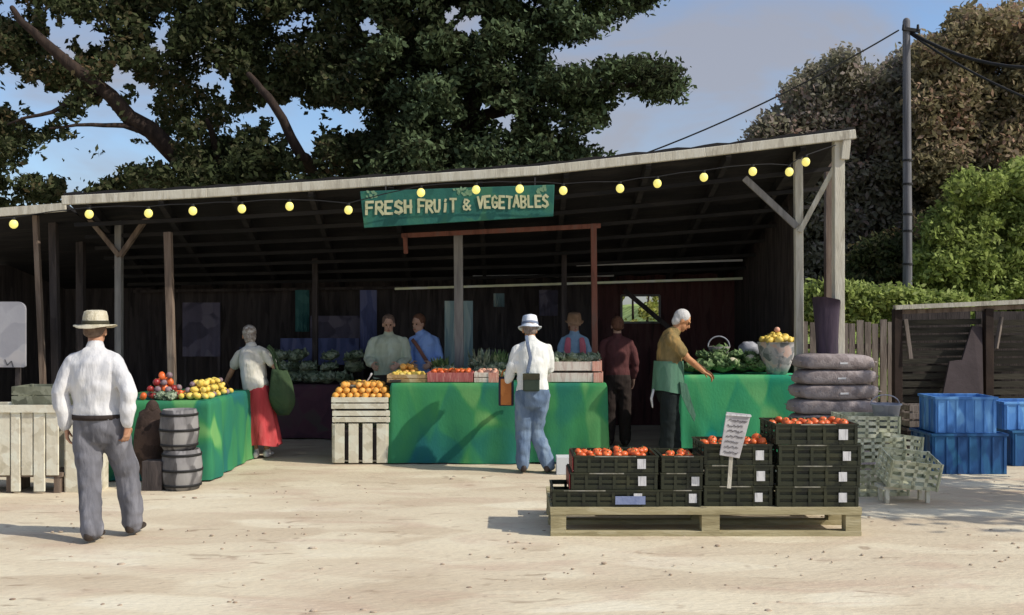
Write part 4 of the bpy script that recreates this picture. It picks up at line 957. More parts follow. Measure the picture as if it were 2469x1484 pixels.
bluebox('wide deep blue box on the sand beneath the bright blue one', 2248, 2428, 11.1, .6, 0, z1, blued, .0)
bluebox('bright blue box stacked on the wide deep blue box', 2256, 2400, 11.13, .5, z1+.002, Z(958,11.1)-z1, bluel, -.04)
bluebox('deep blue box on the sand cut off by the right edge', 2442, 2640, 11.7, .6, 0, .42, blued, .03)
bluebox('bright blue box cut off by the right edge, upon a deep blue one', 2422, 2600, 11.75, .5, .422, .33, bluel, .03)
o = slat_crate('slatted_crate', 'grey wooden crate half hidden between the blue boxes and the slatted bay', .4,.3,.3, fencel, False, 3); o.location = (X(2195,12.6), 12.6, .35)
o = thing('trestle', 'low dark trestle holding the grey crate', 'trestle', (X(2190,12.6)-.02, 12.58, 0)); MB().box((0,0,.31),(.5,.36,.348)).build('top', darkwood, o)
for a in (.04,.44):
    for b in (.04,.3): MB().bar((a,b,0),(a,b,.31),.04).build('leg', darkwood, o)

# ------------------------------------------------------------------ things in the dark of the shed
def panel(name, label, cat, px0, py0, px1, py1, d, m, th=.03, stand=True):
    a, b = P(px0,py1,d), P(px1,py0,d); t = thing(name, label, cat, (a.x, d, 0)); W = b.x-a.x; n = 16; vs = []
    for s in (0, th):
        for j in (0,1,2,3,4):
            for i in range(n+1): z = a.z+(b.z-a.z)*j/4; vs.append((W*i/n, s+.02*math.sin(i*1.3)*(1-j/4), z))
    o = 5*(n+1); fs = []
    for j in range(4):
        for i in range(n): q_ = (j*(n+1)+i, j*(n+1)+i+1, (j+1)*(n+1)+i+1, (j+1)*(n+1)+i); fs += [q_, tuple(reversed([z_+o for z_ in q_]))]
    for j in range(4):
        for i in (0,n): p_ = j*(n+1)+i; fs.append((p_, p_+n+1, p_+n+1+o, p_+o))
    for i in range(n):
        for j in (0,4): p_ = j*(n+1)+i; fs.append((p_, p_+1, p_+1+o, p_+o))
    MB().add(vs, fs).build('sheet', m, t, smooth=False)
    if stand:
        for xx in (.03, W-.03): MB().bar((xx, th+.03, 0), (xx, th+.03, b.z), .035).build('pole', darkwood, t)
    return t
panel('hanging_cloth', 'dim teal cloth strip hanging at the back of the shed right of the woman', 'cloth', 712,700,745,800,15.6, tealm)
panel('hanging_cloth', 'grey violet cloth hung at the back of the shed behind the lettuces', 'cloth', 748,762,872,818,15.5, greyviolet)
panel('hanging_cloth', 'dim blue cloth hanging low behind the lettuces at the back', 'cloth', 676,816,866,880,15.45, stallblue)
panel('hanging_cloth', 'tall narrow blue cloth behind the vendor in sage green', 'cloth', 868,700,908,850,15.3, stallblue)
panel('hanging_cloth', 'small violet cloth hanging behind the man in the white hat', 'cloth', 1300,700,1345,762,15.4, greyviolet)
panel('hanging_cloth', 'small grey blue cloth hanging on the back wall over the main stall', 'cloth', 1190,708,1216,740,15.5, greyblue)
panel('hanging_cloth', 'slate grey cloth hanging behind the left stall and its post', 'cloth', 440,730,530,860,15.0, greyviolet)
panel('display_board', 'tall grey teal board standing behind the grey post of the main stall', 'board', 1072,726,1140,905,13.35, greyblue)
for i, (px, py, m, lb_) in enumerate(((1215,790,'g','dark crate on the shelf at the back wall left of the violet cloth'),(1150,800,'b','dim blue crate on the back shelf nearest the tall teal board'))):
    pass
sh = thing('back_shelf', 'dark shelf along the back wall with boxes on it', 'shelf', (X(560,15.7), 15.7, 0))
SW = X(1480,15.7)-X(560,15.7); MB().box((0,0,.95),(SW,.4,.98)).build('shelf_board', darkwood, sh); MB().box((0,0,.45),(SW,.4,.48)).build('shelf_board', darkwood, sh)
for k in range(6): MB().bar((.03+k*(SW-.06)/5,.2,0),(.03+k*(SW-.06)/5,.2,.95),.05).build('leg', darkwood, sh)
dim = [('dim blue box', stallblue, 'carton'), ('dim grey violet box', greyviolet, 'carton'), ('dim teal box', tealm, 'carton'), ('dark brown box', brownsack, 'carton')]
locs = [(575,.3,'leftmost on the back shelf'),(640,.22,'on the back shelf just above the woman\'s head'),(915,.3,'on the back shelf between the two left vendors'),(1165,.26,'on the back shelf right of the grey post'),(1225,.2,'on the back shelf left of the white hat'),(1345,.28,'on the back shelf near the vendor in pink'),(1440,.22,'rightmost on the back shelf')]
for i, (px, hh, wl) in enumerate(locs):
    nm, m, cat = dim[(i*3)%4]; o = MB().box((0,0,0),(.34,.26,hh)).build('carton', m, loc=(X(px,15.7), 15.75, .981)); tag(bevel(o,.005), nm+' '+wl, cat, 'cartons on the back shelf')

# ------------------------------------------------------------------ people
skin = mat('weathered skin', [(.30,.14,.08),(.44,.23,.14),(.52,.30,.19)], 6, .6, .1, 60, dab=.4)
skin2 = mat('tanned skin', [(.36,.15,.07),(.52,.25,.12),(.60,.32,.16)], 6, .6, .1, 60, dab=.4)
skin3 = mat('shaded skin', [(.408,.240,.168),(.552,.348,.252)], 6, .6, .1, 60)
hairw = mat('white hair', [(.55,.53,.50),(.74,.73,.71)], 30, .8, .5, 80, (3,3,.7))
hairg = mat('grey brown hair', [(.12,.09,.07),(.24,.19,.16),(.32,.28,.25)], 25, .8, .5, 80, (3,3,.7))
hairb = mat('brown hair', [(.10,.045,.025),(.18,.085,.05)], 25, .8, .5, 80, (3,3,.7))
def cloth(nm, cols, sc=4): return mat(nm, cols, sc*1.3, .92, .5, 22, (1.4,1.4,.45), dab=.22, spec=.08)
shirtw = cloth('off white cotton', [(.40,.41,.44),(.60,.60,.61),(.78,.77,.75)])
shirtw2 = cloth('white cotton', [(.62,.64,.60),(.74,.75,.71),(.82,.82,.80)])
trg = cloth('grey trousers', [(.07,.07,.08),(.17,.17,.19),(.29,.29,.32)], 3)
jeans = cloth('pale blue jeans', [(.07,.11,.19),(.15,.21,.30),(.28,.36,.44)], 3)
trb = cloth('black trousers', [(.012,.016,.016),(.022,.028,.028)])
red = cloth('red skirt cloth', [(.34,.035,.04),(.52,.07,.075),(.60,.12,.12)], 3)
blousew = cloth('cream blouse', [(.42,.40,.34),(.60,.58,.50),(.72,.70,.66)])
sageC = cloth('sage green shirt', [(.299,.322,.230),(.437,.483,.368),(.506,.575,.471)])
blueC = cloth('cornflower blue shirt', [(.20,.33,.66),(.30,.45,.80)])
pinkC = cloth('pink and blue top', [(.55,.16,.20),(.52,.18,.22),(.24,.38,.55),(.26,.42,.58)], 3.4)
marC = cloth('maroon shirt', [(.08,.038,.038),(.14,.052,.052)])
ochC = cloth('ochre brown shirt', [(.13,.10,.045),(.24,.18,.08),(.46,.28,.10)], 5)
apron_m = cloth('sage green apron', [(.06,.13,.09),(.10,.21,.14),(.16,.28,.20)], 3)
darkC = cloth('dark brown clothing', [(.03,.022,.02),(.05,.04,.036)])
leath = mat('dark shoe leather', [(.03,.022,.018),(.06,.045,.038)], 6, .55, .1)
whiteshoe = mat('white shoe', [(.6,.56,.55),(.7,.67,.66)], 6, .6, .1)
straw = mat('straw hat', [(.34,.30,.20),(.52,.47,.34),(.62,.58,.46)], 8, .8, .5, 70, dab=.4)
band = mat('dark olive hat band', [(.03,.028,.016),(.06,.055,.03)], 6, .8)
hatw = mat('white blue hat', [(.42,.50,.62),(.68,.72,.78),(.82,.83,.85)], 5, .8, .1, dab=.5)
hatb = mat('tan hat', [(.22,.13,.07),(.36,.22,.13)], 5, .8, .1, dab=.5)
bagor = mat('orange leather bag', [(.40,.13,.03),(.58,.21,.05)], 5, .6, .1, dab=.4)
baggr = mat('dark green bag cloth', [(.025,.045,.03),(.05,.08,.04),(.075,.11,.055)], 2.5, .95, .7, 18, spec=.05)
strapm = mat('blue grey strap', [(.10,.14,.22),(.18,.22,.30)], 5, .8)
brownstrap = mat('brown strap', [(.16,.07,.05),(.22,.10,.07)], 5, .8)
pouchm = mat('dark green pouch', [(.02,.035,.025),(.045,.065,.045)], 6, .7, .1)
eyem = mat('dark eye', [(.01,.01,.01),(.02,.015,.01)], 3, .2, 0)
lipm = mat('lip', [(.32,.10,.08),(.38,.14,.11)], 3, .5, 0)
folds = bpy.data.textures.new('folds', 'MARBLE'); folds.noise_scale = .16; folds.noise_depth = 1; folds.turbulence = 9; folds.marble_type = 'SOFT'
def remesh(o, vox, smooth=3, disp=0):
    m = o.modifiers.new('remesh', 'REMESH'); m.mode = 'VOXEL'; m.voxel_size = vox; m.use_smooth_shade = True
    if smooth: s = o.modifiers.new('smooth', 'SMOOTH'); s.factor = .5; s.iterations = smooth
    if disp: d = o.modifiers.new('folds', 'DISPLACE'); d.texture = folds; d.strength = disp; d.mid_level = .5; d.texture_coords = 'LOCAL'
    return o
def hand(mb, wr, dr, pn, ts, curl=.5):
    wr, dr, pn = V(wr), V(dr).normalized(), V(pn); pn = (pn-dr*dr.dot(pn)).normalized(); sd = dr.cross(pn).normalized()
    if sd.dot(V(ts)) < 0: sd = -sd   # thumb side
    mb.loft([wr-dr*.01, wr+dr*.03, wr+dr*.065, wr+dr*.088], [(.026,.018),(.034,.016),(.040,.015),(.038,.012)], sd, 12)
    for i, (o, lf) in enumerate(((.030,.92),(.010,1.0),(-.010,.95),(-.029,.76))):
        p = wr+dr*.085+sd*o; d = (dr+sd*o*4.5).normalized(); pts = [p-d*.01]; ang = 0; q_ = p
        for L1 in (.040,.026,.021):
            ang += curl*(.75+.1*i); v_ = d*math.cos(ang)+pn*math.sin(ang); q_ = q_+v_*L1*lf; pts.append(q_)
        mb.loft(pts, [.0095,.0088,.008,.0068], n=8)
    p = wr+dr*.022+sd*.028; d1 = (dr*.6+sd*.75+pn*.25).normalized(); d2 = (dr*.85+sd*.3+pn*.4).normalized(); mb.loft([p-d1*.01, p+d1*.036, p+d1*.036+d2*.03, p+d1*.036+d2*.05], [.013,.0115,.010,.008], n=8)
def person(loc, J, f, label, sk, parts, shoe=leath, hands=None, hair=None, vox=.008, long_sleeve=True, build=1.0, head_f=None, head_up=(0,0,1), slk=1.0, group=None, trouser=None, shirt=None, feet=True, sleeve_end=1.0, disp=.022):
    root = thing('person', label, 'person', loc); f = V((f[0],f[1],0)).normalized(); side = V((f.y,-f.x,0)); B = build; BB = B; B = B*.9
    g = {k: V(v) for k, v in J.items() if hasattr(v, '__len__')}
    body = MB(); smid = (g['sL']+g['sR'])/2
    shw = (g['sL']-g['sR']).length/2
    tl = [(g['pel']-V((0,0,.07)), (.15*B,.11*B)), (g['pel'], (.165*B,.12*B)), (g['wai'], (.14*B,.105*B)), (g['wai'].lerp(smid,.55), (.155*B,.12*B)), (smid-(smid-g['wai'])*.12, (.155*B,.105*B)), (smid+(g['nk']-smid)*.35, (.07*B,.06*B)), (g['nk'], (.058,.06)), (g['hd']-(g['hd']-g['nk'])*.2, (.055,.058))]
    body.loft([a for a, b in tl], [b for a, b in tl], side, 18)
    for s in 'LR':
        sh, el, wr = g['s'+s], g['e'+s], g['w'+s]
        dn = V((0,0,-.022)); body.loft([smid.lerp(sh,.35)+dn, sh+dn], [.05*B,.042*B], n=12)
        body.loft([sh+dn, sh.lerp(el,.45), el, el.lerp(wr,.3), wr], [.046*B,.050*B,.040*B,.042*B,.025], n=12)
        hd = hands.get(s, None) if hands else None
        dr = V(hd[0]) if hd else (wr-el); pn = V(hd[1]) if hd else -side if s == 'R' else side
        if not hd: pn = (smid-V((0,0,.4))-wr); pn.z = 0
        hand(body, wr, dr, pn, hd[2] if hd else f, hd[3] if hd else .4)
        if feet:
            hp, kn, an = g['h'+s], g['k'+s], g['a'+s]
            body.loft([hp, hp.lerp(kn,.5), kn, kn.lerp(an,.3), an], [.085*B,.075*B,.052*B,.054*B,.036], n=12)
    hf = V(head_f).normalized() if head_f else f; up = V(head_up).normalized(); hs = up.cross(hf).normalized()*-1; up = hs.cross(hf)
    if up.dot(V(head_up)) < 0: up = -up
    M = Matrix((hs, hf, up)).transposed(); H = g['hd']
    def hp_(x, y, z): return H + M @ V((x,y,z))
    body.ball(hp_(0,-.012,.03), (.076,.096,.092), M); body.ball(hp_(0,.022,-.045), (.054,.068,.068), M); body.ball(hp_(0,.055,-.085), (.03,.028,.025), M)
    body.loft([hp_(0,.082,.018), hp_(0,.108,-.022), hp_(0,.092,-.032)], [.010,.015,.012], n=8)
    body.ball(hp_(0,.075,.035), (.055,.022,.012), M, 10, 6)
    for sx in (-1,1): body.ball(hp_(sx*.077,-.005,-.005), (.011,.022,.033), M, 8, 7)
    remesh(body.build('body', sk, root), vox, 2)
    mbe = MB()
    for sx in (-1,1): mbe = MB(); mbe.ball(hp_(sx*.029,.083,.012), .0095, M, 8, 6); mbe.build('eye', eyem, root, smooth=True)
    MB().ball(hp_(0,.092,-.058), (.022,.009,.007), M, 10, 6).build('mouth', lipm, root, smooth=True)
    if hair:
        hb = MB(); ml, ln = hair[0], hair[1]
        hb.ball(hp_(0,-.030,.045), (.088,.098,.096), M, 20, 14, fn=lambda q: 1+.06*noise.noise(q*4))
        hb.ball(hp_(0,-.055,-.01-ln*.4), (.078,.062,.06+ln), M, 18, 12, fn=lambda q: 1+.08*noise.noise(q*4))
        remesh(hb.build('hair', ml, root), .008, 2)
    B = BB
    if shirt:
        sm = MB(); k = slk
        zb = J.get('shem', g['pel'].z-.03); hem = g['pel'].copy(); hem.z = zb
        rows = [(hem, (.178*B*k,.135*B*k)), (g['wai'], (.165*B*k,.13*B*k)), (g['wai'].lerp(smid,.55), (.178*B*k,.14*B*k)), (smid-(smid-g['wai'])*.14, (.175*B*k,.122*B*k)), (smid+(g['nk']-smid)*.28, (.135*B*k,.09*B*k)), (smid+(g['nk']-smid)*.6, (.085*B*k,.075*B*k)), (g['nk']-(g['nk']-smid)*.18, (.068,.07))]
        sm.loft([a for a, b in rows], [b for a, b in rows], side, 20)
        for s in 'LR':
            sh, el, wr = g['s'+s], g['e'+s], g['w'+s]; sm.loft([g['nk'].lerp(smid,.7), smid.lerp(sh,.5)+V((0,0,.004)), sh+V((0,0,-.028))], [.06*B,.062*B,.058*B], n=12)
            sh = sh+V((0,0,-.025))
            if long_sleeve: sm.loft([sh, sh.lerp(el,.5), el, el.lerp(wr,.5), el.lerp(wr,.86*sleeve_end)], [.058*B*k,.062*B*k,.056*B*k,.055*B*k,.042*B*k], n=12)
            else: sm.loft([sh, sh.lerp(el,.35), sh.lerp(el,.62)], [.062*B*k,.068*B*k,.070*B*k], n=12)
        remesh(sm.build('shirt', shirt, root), .011, 3, disp)
        col = MB().loft([g['nk']-(g['nk']-smid)*.45, g['nk']-(g['nk']-smid)*.12], [(.078,.076),(.069,.070)], side, 16); remesh(col.build('collar', shirt, root), .008, 2)
    if trouser:
        tm_ = MB(); k = slk
        tm_.loft([g['pel']-V((0,0,.1)), g['pel'], g['pel'].lerp(g['wai'],.55)], [(.165*B*k,.13*B*k),(.178*B*k,.138*B*k),(.155*B*k,.122*B*k)], side, 20)
        for s in 'LR':
            hp, kn, an = g['h'+s], g['k'+s], g['a'+s]; tm_.loft([hp, hp.lerp(kn,.5), kn, kn.lerp(an,.5), an+V((0,0,.01))], [.105*B*k,.096*B*k,.083*B*k,.080*B*k,.078*B*k], n=14)
        remesh(tm_.build('trousers', trouser, root), .011, 3, disp)
    if feet:
        for s in 'LR':
            an = g['a'+s]; fd = V(J.get('f'+s, f)).normalized(); lf = J.get('lift'+s, 0); zg = an.z-.075
            sb = MB().loft([V((an.x,an.y,zg+.05))-fd*.055, V((an.x,an.y,zg+.05)), V((an.x,an.y,zg+.042))+fd*.09, V((an.x,an.y,zg+.034))+fd*.165], [(.036,.045),(.042,.05),(.046,.038),(.036,.026)], fd.cross(V((0,0,1))), 14)
            sb.loft([V((an.x,an.y,zg+.05)), an+V((0,0,.02))], [.043,.043], n=10); remesh(sb.build('shoe', shoe, root), .009, 2)
    for p_ in parts: p_(root, hp_, M, g, side, f)
    return root
def hat(m, mband, br=.15, ch=.11, cr=.088, droop=.0, top=.03, bz=.055, tilt=0, sx=1.0):
    def fn(root, hp_, M, g, side, f):
        t = MB(); n = 32; prof = [(cr*1.02,0),(br*.8,-.004-droop*.4),(br,-droop+.006),(br,-droop+.012),(br*.8,.004-droop*.4),(cr*1.05,.010),(cr*1.0,.03),(cr*.96,ch*.6),(cr*.86,ch*.92),(cr*.6,ch),(cr*.25,ch-top)]
        vs = []
        for r, z in prof:
            for j in range(n):
                a = 2*math.pi*j/n; x = r*math.cos(a); y = r*1.14*math.sin(a); zz = z+(.012*math.cos(2*a) if r > cr*1.2 else 0) + (.006*noise.noise(V((x*20,y*20,z*10)))); vs.append(hp_(x*sx, y-.012, zz+bz+tilt*y))
        fs = [(i*n+j, i*n+(j+1)%n, (i+1)*n+(j+1)%n, (i+1)*n+j) for i in range(len(prof)-1) for j in range(n)]; fs.append(tuple((len(prof)-1)*n+j for j in range(n)))
        h_ = t.add(vs, fs).build('hat', m, root, smooth=True)
        if mband:
            vs = []
            for r, z in ((cr*1.03,.012),(cr*1.045,.014),(cr*1.02,.042),(cr*1.0,.042)):
                for j in range(n): a = 2*math.pi*j/n; vs.append(hp_(r*1.02*math.cos(a), r*1.16*math.sin(a)-.012, z+bz+tilt*r*math.sin(a)))
            MB().add(vs, [(i*n+j, i*n+(j+1)%n, (i+1)*n+(j+1)%n, (i+1)*n+j) for i in range(3) for j in range(n)]).build('hat_band', mband, h_, smooth=True)
    return fn
def strap(pts, m, wd=.035, name='strap'):
    def fn(root, hp_, M, g, side, f):
        mb = MB()
        for a, b in zip(pts[:-1], pts[1:]): mb.bar(a, b, wd, .012, V((0,-1,0)) if abs((V(b)-V(a)).normalized().y) < .9 else V((0,0,1)))
        remesh(mb.build(name, m, root), .006, 2)
    return fn

def belt(root, hp_, M, g, side, f):
    n = 40; c = g['pel'].lerp(g['wai'], .12); vs = []
    for r_, z in ((0,-.02),(.007,-.02),(.007,.02),(0,.02)):
        for j in range(n): a = 2*math.pi*j/n; vs.append((c.x+(.196+r_)*math.cos(a), c.y+(.152+r_)*math.sin(a), c.z+z))
    MB().add(vs, [(i*n+j, i*n+(j+1)%n, (i+1)*n+(j+1)%n, (i+1)*n+j) for i in range(3) for j in range(n)]).build('belt', darkC, root, smooth=True)
# man 1: walking away in the foreground
B1 = GD(1300)
J1 = dict(pel=(-.085,.02,.95), wai=(-.095,.02,1.08), nk=(-.125,.05,1.53), hd=(-.135,.085,1.635), sL=(-.285,.02,1.43), eL=(-.365,-.05,1.15), wL=(-.325,-.02,.88), sR=(.045,.02,1.43), eR=(.185,-.07,1.15), wR=(.165,-.04,.90),
    hL=(-.175,.02,.90), kL=(-.145,-.02,.49), aL=(-.085,-.12,.085), hR=(.015,.02,.90), kR=(.09,.16,.49), aR=(.125,.17,.085), fL=(.05,1,0), fR=(.12,1,0), shem=.93)
person((X(262,B1), B1, 0), J1, (0,1), 'man in a straw hat, off white shirt and grey trousers walking away across the sand', skin, [hat(straw, band, .160, .125, .096, droop=.014, bz=.045, top=.035), belt], hands={'L':((.05,.1,-1),(.8,.3,0),(.3,1,0),.5),'R':((-.1,.1,-1),(-.8,.3,0),(-.3,1,0),.5)},
    hair=(mat('brown grey hair', [(.09,.055,.04),(.20,.14,.10)], 25, .8, .5),-.012), trouser=trg, shirt=shirtw, vox=.0065, slk=1.07, build=1.04, disp=.014, sleeve_end=1.1)

# man 2: white hat at the main stall
B2 = 11.22
J2 = dict(pel=(-.0,-.03,.93), wai=(-.0,-.02,1.03), nk=(-.02,.06,1.50), hd=(-.03,.12,1.60), sL=(-.165,.0,1.42), eL=(-.235,-.0,1.18), wL=(-.29,.06,1.00), sR=(.165,.05,1.42), eR=(.20,.10,1.16), wR=(.12,.34,1.12),
    hL=(-.09,-.02,.88), kL=(-.105,.03,.47), aL=(-.11,-.02,.085), hR=(.10,-.02,.88), kR=(.04,.07,.48), aR=(.175,-.04,.085), fL=(-.2,1,0), fR=(.35,1,0), shem=.92)
def pouch(root, hp_, M, g, side, f):
    o = MB().box((-.11,-.205,.93), (.075,-.15,1.13)).build('waist_pouch', pouchm, root); bevel(o, .015, 3)
    o2 = MB().box((-.112,-.208,1.06), (.077,-.203,1.128)).build('flap', band, o)
person((X(1284,B2), B2, 0), J2, (-.1,1), 'man in a white hat, white shirt and pale jeans facing the main stall', skin2,
    [hat(hatw, strapm, .135, .125, .092, droop=.035, bz=.05, top=.01), strap([(-.07,.02,1.545),(-.055,-.145,1.44),(-.025,-.165,1.30),(-.06,-.17,1.13)], strapm, .04, 'shoulder_strap'), pouch], hair=(hairg,.0), trouser=jeans, shirt=shirtw2, vox=.008, slk=1.04, build=1.0,
    hands={'L':((-.1,.1,-1),(1,.2,0),(0,1,0),1.1),'R':((-.1,.9,-.2),(0,0,-1),(-1,0,0),.5)}, head_f=(-.1,1,-.25), head_up=(0,.25,1), disp=.013)
hb2 = thing('handbag', 'orange leather bag with dark sides held by the man in the white hat', 'bag', (X(1220,B2), B2+.06, 0)); zt2, zb2 = Z(910,B2), Z(980,B2)
for nm, m, a, b in (('bag_front', bagor, (-.06,-.048,zb2+.012), (.062,-.03,zt2-.02)), ('bag_body', mat('dark navy bag side', [(.02,.018,.035),(.04,.03,.05)], 4, .6), (-.085,-.03,zb2), (.088,.05,zt2))): bevel(MB().box(a,b).build(nm, m, hb2), .014, 3)
MB().loft([(-.05,.01,zt2-.01),(-.04,.01,zt2+.06),(.0,.01,zt2+.085),(.04,.01,zt2+.06),(.05,.01,zt2-.01)], [.009]*5, n=8).build('handle', bagor, hb2, smooth=True)

# woman in a red skirt
BW = GD(1106)
JW = dict(pel=(-.06,.0,.88), wai=(-.085,.0,.98), nk=(-.15,.08,1.41), hd=(-.185,.13,1.515), sL=(-.285,.07,1.315), eL=(-.40,.12,1.08), wL=(-.50,.20,.925), sR=(.035,-.01,1.345), eR=(.185,-.03,1.12), wR=(.18,.03,.95),
    hL=(-.13,0,.84), kL=(-.11,0,.46), aL=(-.07,.0,.08), hR=(.0,0,.84), kR=(.03,.02,.46), aR=(.06,.06,.08), fL=(-.2,1,0), fR=(.1,1,0), shem=.90)
def skirt(root, hp_, M, g, side, f):
    n = 48; rows = 16; vs = []
    for j in range(rows+1):
        t = j/rows; c = V((-.075,0,.945)).lerp(V((.0,.03,.17)), t); rx = .145+.065*t+.03*math.sin(t*2.4); ry = .115+.07*t
        for i in range(n):
            a = 2*math.pi*i/n; k = 1+(.02+.07*t)*math.sin(a*8+1.2*math.sin(a*2))+.04*t*noise.noise(V((a*2,t*2,3)))
            vs.append((c.x+rx*k*math.cos(a), c.y+ry*k*math.sin(a), c.z+.015*t*math.sin(a*3)))
    fs = [(j*n+i, j*n+(i+1)%n, (j+1)*n+(i+1)%n, (j+1)*n+i) for j in range(rows) for i in range(n)]; fs.append(tuple(range(n)))
    o = MB().add(vs, fs).build('skirt', red, root, smooth=True)
person((X(630,BW), BW, 0), JW, (-.45,.9), 'woman in a cream blouse and long red skirt reaching to the left stall', skin, [skirt], shoe=whiteshoe, hair=(mat('pale grey hair', [(.17,.13,.10),(.30,.26,.22),(.58,.55,.50)], 25, .8, .5, 60),.035), shirt=blousew, long_sleeve=False, slk=.98, build=.95, vox=.0075,
    hands={'L':((-.5,.55,-.5),(-.2,.2,-1),(0,1,0),.5)}, head_f=(-.4,.9,-.3), head_up=(-.1,.2,1), disp=.012)
# her green shoulder bag
bg2 = thing('shoulder_bag', 'slouchy dark green cloth bag carried by the woman in the red skirt', 'bag', (X(680,BW), BW-.06, 0))
zb_ = Z(1000,BW); hh_ = Z(893,BW)-zb_; mb = MB(); n_ = 28; vs = []
for j in range(15):
    t = j/14; w_ = (.05+.115*math.sin(min(1,t*2.1+.12)*1.57))*(1-.45*max(0,t-.45)/.55); dx = .03-.05*t
    for i in range(n_):
        a = 2*math.pi*i/n_; k = 1+.10*math.sin(a*5+t*2)*t+.12*noise.noise(V((math.cos(a)*2,math.sin(a)*2,t*3)))
        vs.append((dx+w_*k*math.cos(a), w_*.6*k*math.sin(a), zb_+hh_*t+.02*math.sin(a*2)*t))
mb.add(vs, [(j*n_+i, j*n_+(i+1)%n_, (j+1)*n_+(i+1)%n_, (j+1)*n_+i) for j in range(14) for i in range(n_)]+[tuple(range(n_-1,-1,-1)), tuple(14*n_+i for i in range(n_))])
mb.build('bag_body', baggr, bg2, smooth=True)
mb = MB().loft([(-.02,0,Z(908,BW)),(-.06,-.02,Z(880,BW)),(-.10,-.03,Z(850,BW)),(-.16,-.0,Z(842,BW)+.02)], [.022,.018,.016,.016], n=8); mb.loft([(-.02,.02,Z(908,BW)),(-.05,.12,Z(880,BW)),(-.13,.14,Z(845,BW)),(-.16,.06,Z(838,BW)+.02)], [.022,.018,.016,.016], n=8).build('bag_strap', baggr, bg2, smooth=True)

# white haired man with green apron
B7 = 11.75
J7 = dict(pel=(.0,.0,.95), wai=(-.005,.0,1.08), nk=(.085,.0,1.60), hd=(.16,.0,1.705), sL=(.005,-.175,1.52), eL=(.20,-.17,1.27), wL=(.40,-.08,1.11), sR=(.04,.17,1.53), eR=(.22,.2,1.28), wR=(.46,.2,1.12),
    hL=(-.0,-.09,.90), kL=(-.02,-.09,.48), aL=(-.05,-.08,.085), hR=(.02,.09,.90), kR=(.06,.10,.48), aR=(.09,.12,.085), shem=.95)
def apron(root, hp_, M, g, side, f):
    n = 40; rows = 12; vs = []
    for j in range(rows+1):
        t = j/rows; zz = 1.24-.36*t
        for i in range(n):
            a = 2*math.pi*i/n; k = 1+.03*math.sin(a*7)*t; rx = .172+.022*t; ry = .195+.02*t; ext = 0
            vs.append((.0+rx*k*math.cos(a), ry*k*math.sin(a), zz+.02*math.sin(a*2)*t))
    MB().add(vs, [(j*n+i, j*n+(i+1)%n, (j+1)*n+(i+1)%n, (j+1)*n+i) for j in range(rows) for i in range(n)]).build('apron', apron_m, root, smooth=True)
    tail = [(.10,1.0),(.18,.98),(.235,.78),(.285,.62),(.27,.54),(.20,.66),(.12,.84)]
    k = len(tail); MB().add([(x,-.20,z) for x,z in tail]+[(x,-.17,z) for x,z in tail], [tuple(range(k)), tuple(range(2*k-1,k-1,-1))]+[(i,i+k,(i+1)%k+k,(i+1)%k) for i in range(k)]).build('apron_tail', apron_m, root)
    MB().loft([(-.19,-.08,.90),(-.215,-.09,.80),(-.20,-.08,.70)], [(.014,.03),(.016,.03),(.008,.02)], n=8).build('apron_ties', paper, root, smooth=True)
def cap(root, hp_, M, g, side, f): pass
person((X(1612,B7), B7, 0), J7, (1,.12), 'white haired man in an ochre shirt and green apron bending over the right stall', skin2, [apron], hair=(hairw,.02), trouser=trb, shirt=ochC, long_sleeve=False, slk=1.0, build=1.1, vox=.0075,
    hands={'L':((.75,.1,-.4),(0,0,-1),(0,1,0),.5),'R':((.8,0,-.4),(0,0,-1),(0,-1,0),.5)}, head_f=(.85,-.1,-.55), head_up=(.5,0,.9), disp=.012)

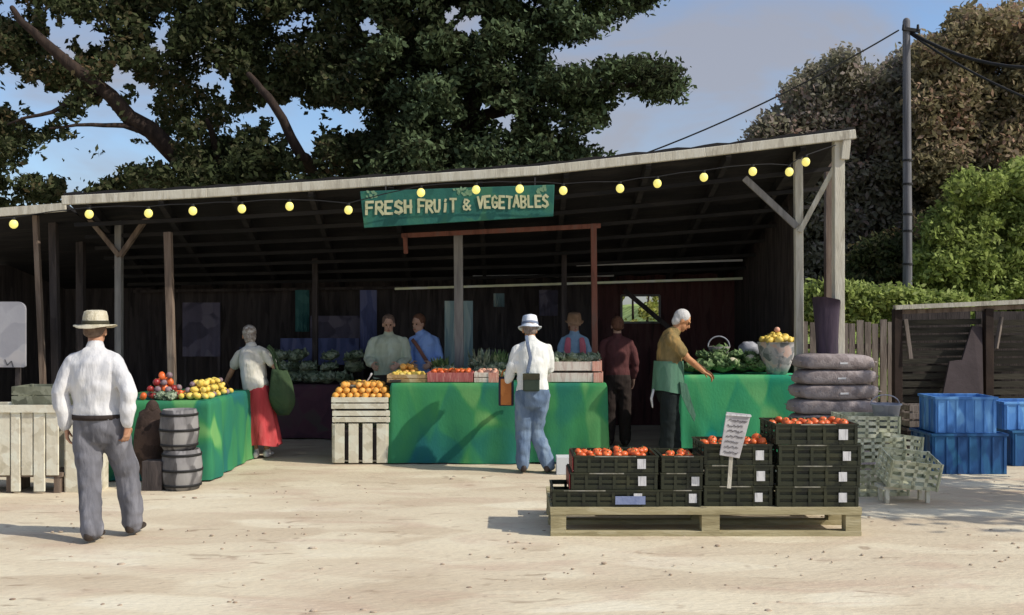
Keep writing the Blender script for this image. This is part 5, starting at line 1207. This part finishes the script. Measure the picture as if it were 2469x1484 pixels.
# vendors behind the main stall
def vendor(px, d, topz, width, label, sk, shirt, hr, f, parts=(), trz=darkC, fdir=None, arms='front', slk=1.0, hands=None, hx=0, long_sleeve=True):
    s = topz/1.80; h = width/2
    J = dict(pel=(0,0,.95*s), wai=(0,0,1.07*s), nk=(hx*.7,-.0,1.50*s), hd=(hx,0,1.61*s), hL=(-.09,0,.9*s), kL=(-.10,0,.48*s), aL=(-.11,0,.085), hR=(.09,0,.9*s), kR=(.10,0,.48*s), aR=(.11,0,.085), shem=.92*s)
    fy = -1 if f[1] < 0 else 1
    J.update(sL=(-h+.06,0,1.42*s), sR=(h-.06,0,1.42*s))
    if arms == 'front': J.update(eL=(-h-.0,fy*.06,1.16*s), eR=(h+.0,fy*.06,1.16*s), wL=(-h+.08,fy*.26,1.10*s), wR=(h-.10,fy*.26,1.10*s))
    else: J.update(eL=(-h-.02,-.02,1.14*s), eR=(h+.02,.0,1.14*s), wL=(-h+.02,.06,.90*s), wR=(h-.0,.05,.90*s))
    return person((X(px,d), d, 0), J, f, label, sk, list(parts), hair=hr, shirt=shirt, trouser=trz, vox=.009, slk=slk, build=1.02, head_f=(f[0],f[1],-.2), head_up=(0,.2*fy,1), long_sleeve=long_sleeve, disp=.012)
vendor(937, 13.25, 1.85, .52, 'older vendor in a loose sage green shirt behind the oranges', skin3, sageC, (mat('tan grey hair', [(.10,.065,.05),(.19,.13,.10)], 25, .8, .5), .0), (.1,-1), slk=1.12)
vendor(1022, 13.45, 1.86, .44, 'vendor in a cornflower blue shirt with a brown strap across the body', skin3, blueC, (hairb,.0), (-.5,-1), parts=[strap([(-.15,-.10,1.46),(-.08,-.165,1.38),(.02,-.17,1.22),(.12,-.16,1.06)], brownstrap, .05, 'shoulder_strap')], hx=-.08)
def vest(root, hp_, M, g, side, f):
    for sx in (-1,1): remesh(MB().loft([(sx*.09,-.115,1.47),(sx*.10,-.150,1.38),(sx*.105,-.150,1.28),(sx*.09,-.145,1.20)], [(.035,.02),(.045,.02),(.045,.02),(.03,.015)], (1,0,0), 10).build('pink_lapel', cloth('rose pink cloth', [(.48,.11,.16),(.60,.18,.22)]), root), .008, 2)
vendor(1385, 13.3, 1.86, .40, 'vendor in a tan hat, pink collar and light blue top behind the white trays', skin3, cloth('light blue top', [(.20,.32,.45),(.28,.42,.55)]), (hairb,.05), (.15,-1), parts=[hat(hatb, None, .125, .10, .092, droop=.035, bz=.05, top=.0), vest])
vendor(1488, 13.5, 1.82, .46, 'shadowy person in a maroon shirt standing in the gap between the stalls', skin3, marC, (hairb,.0), (-.1,1), arms='down')
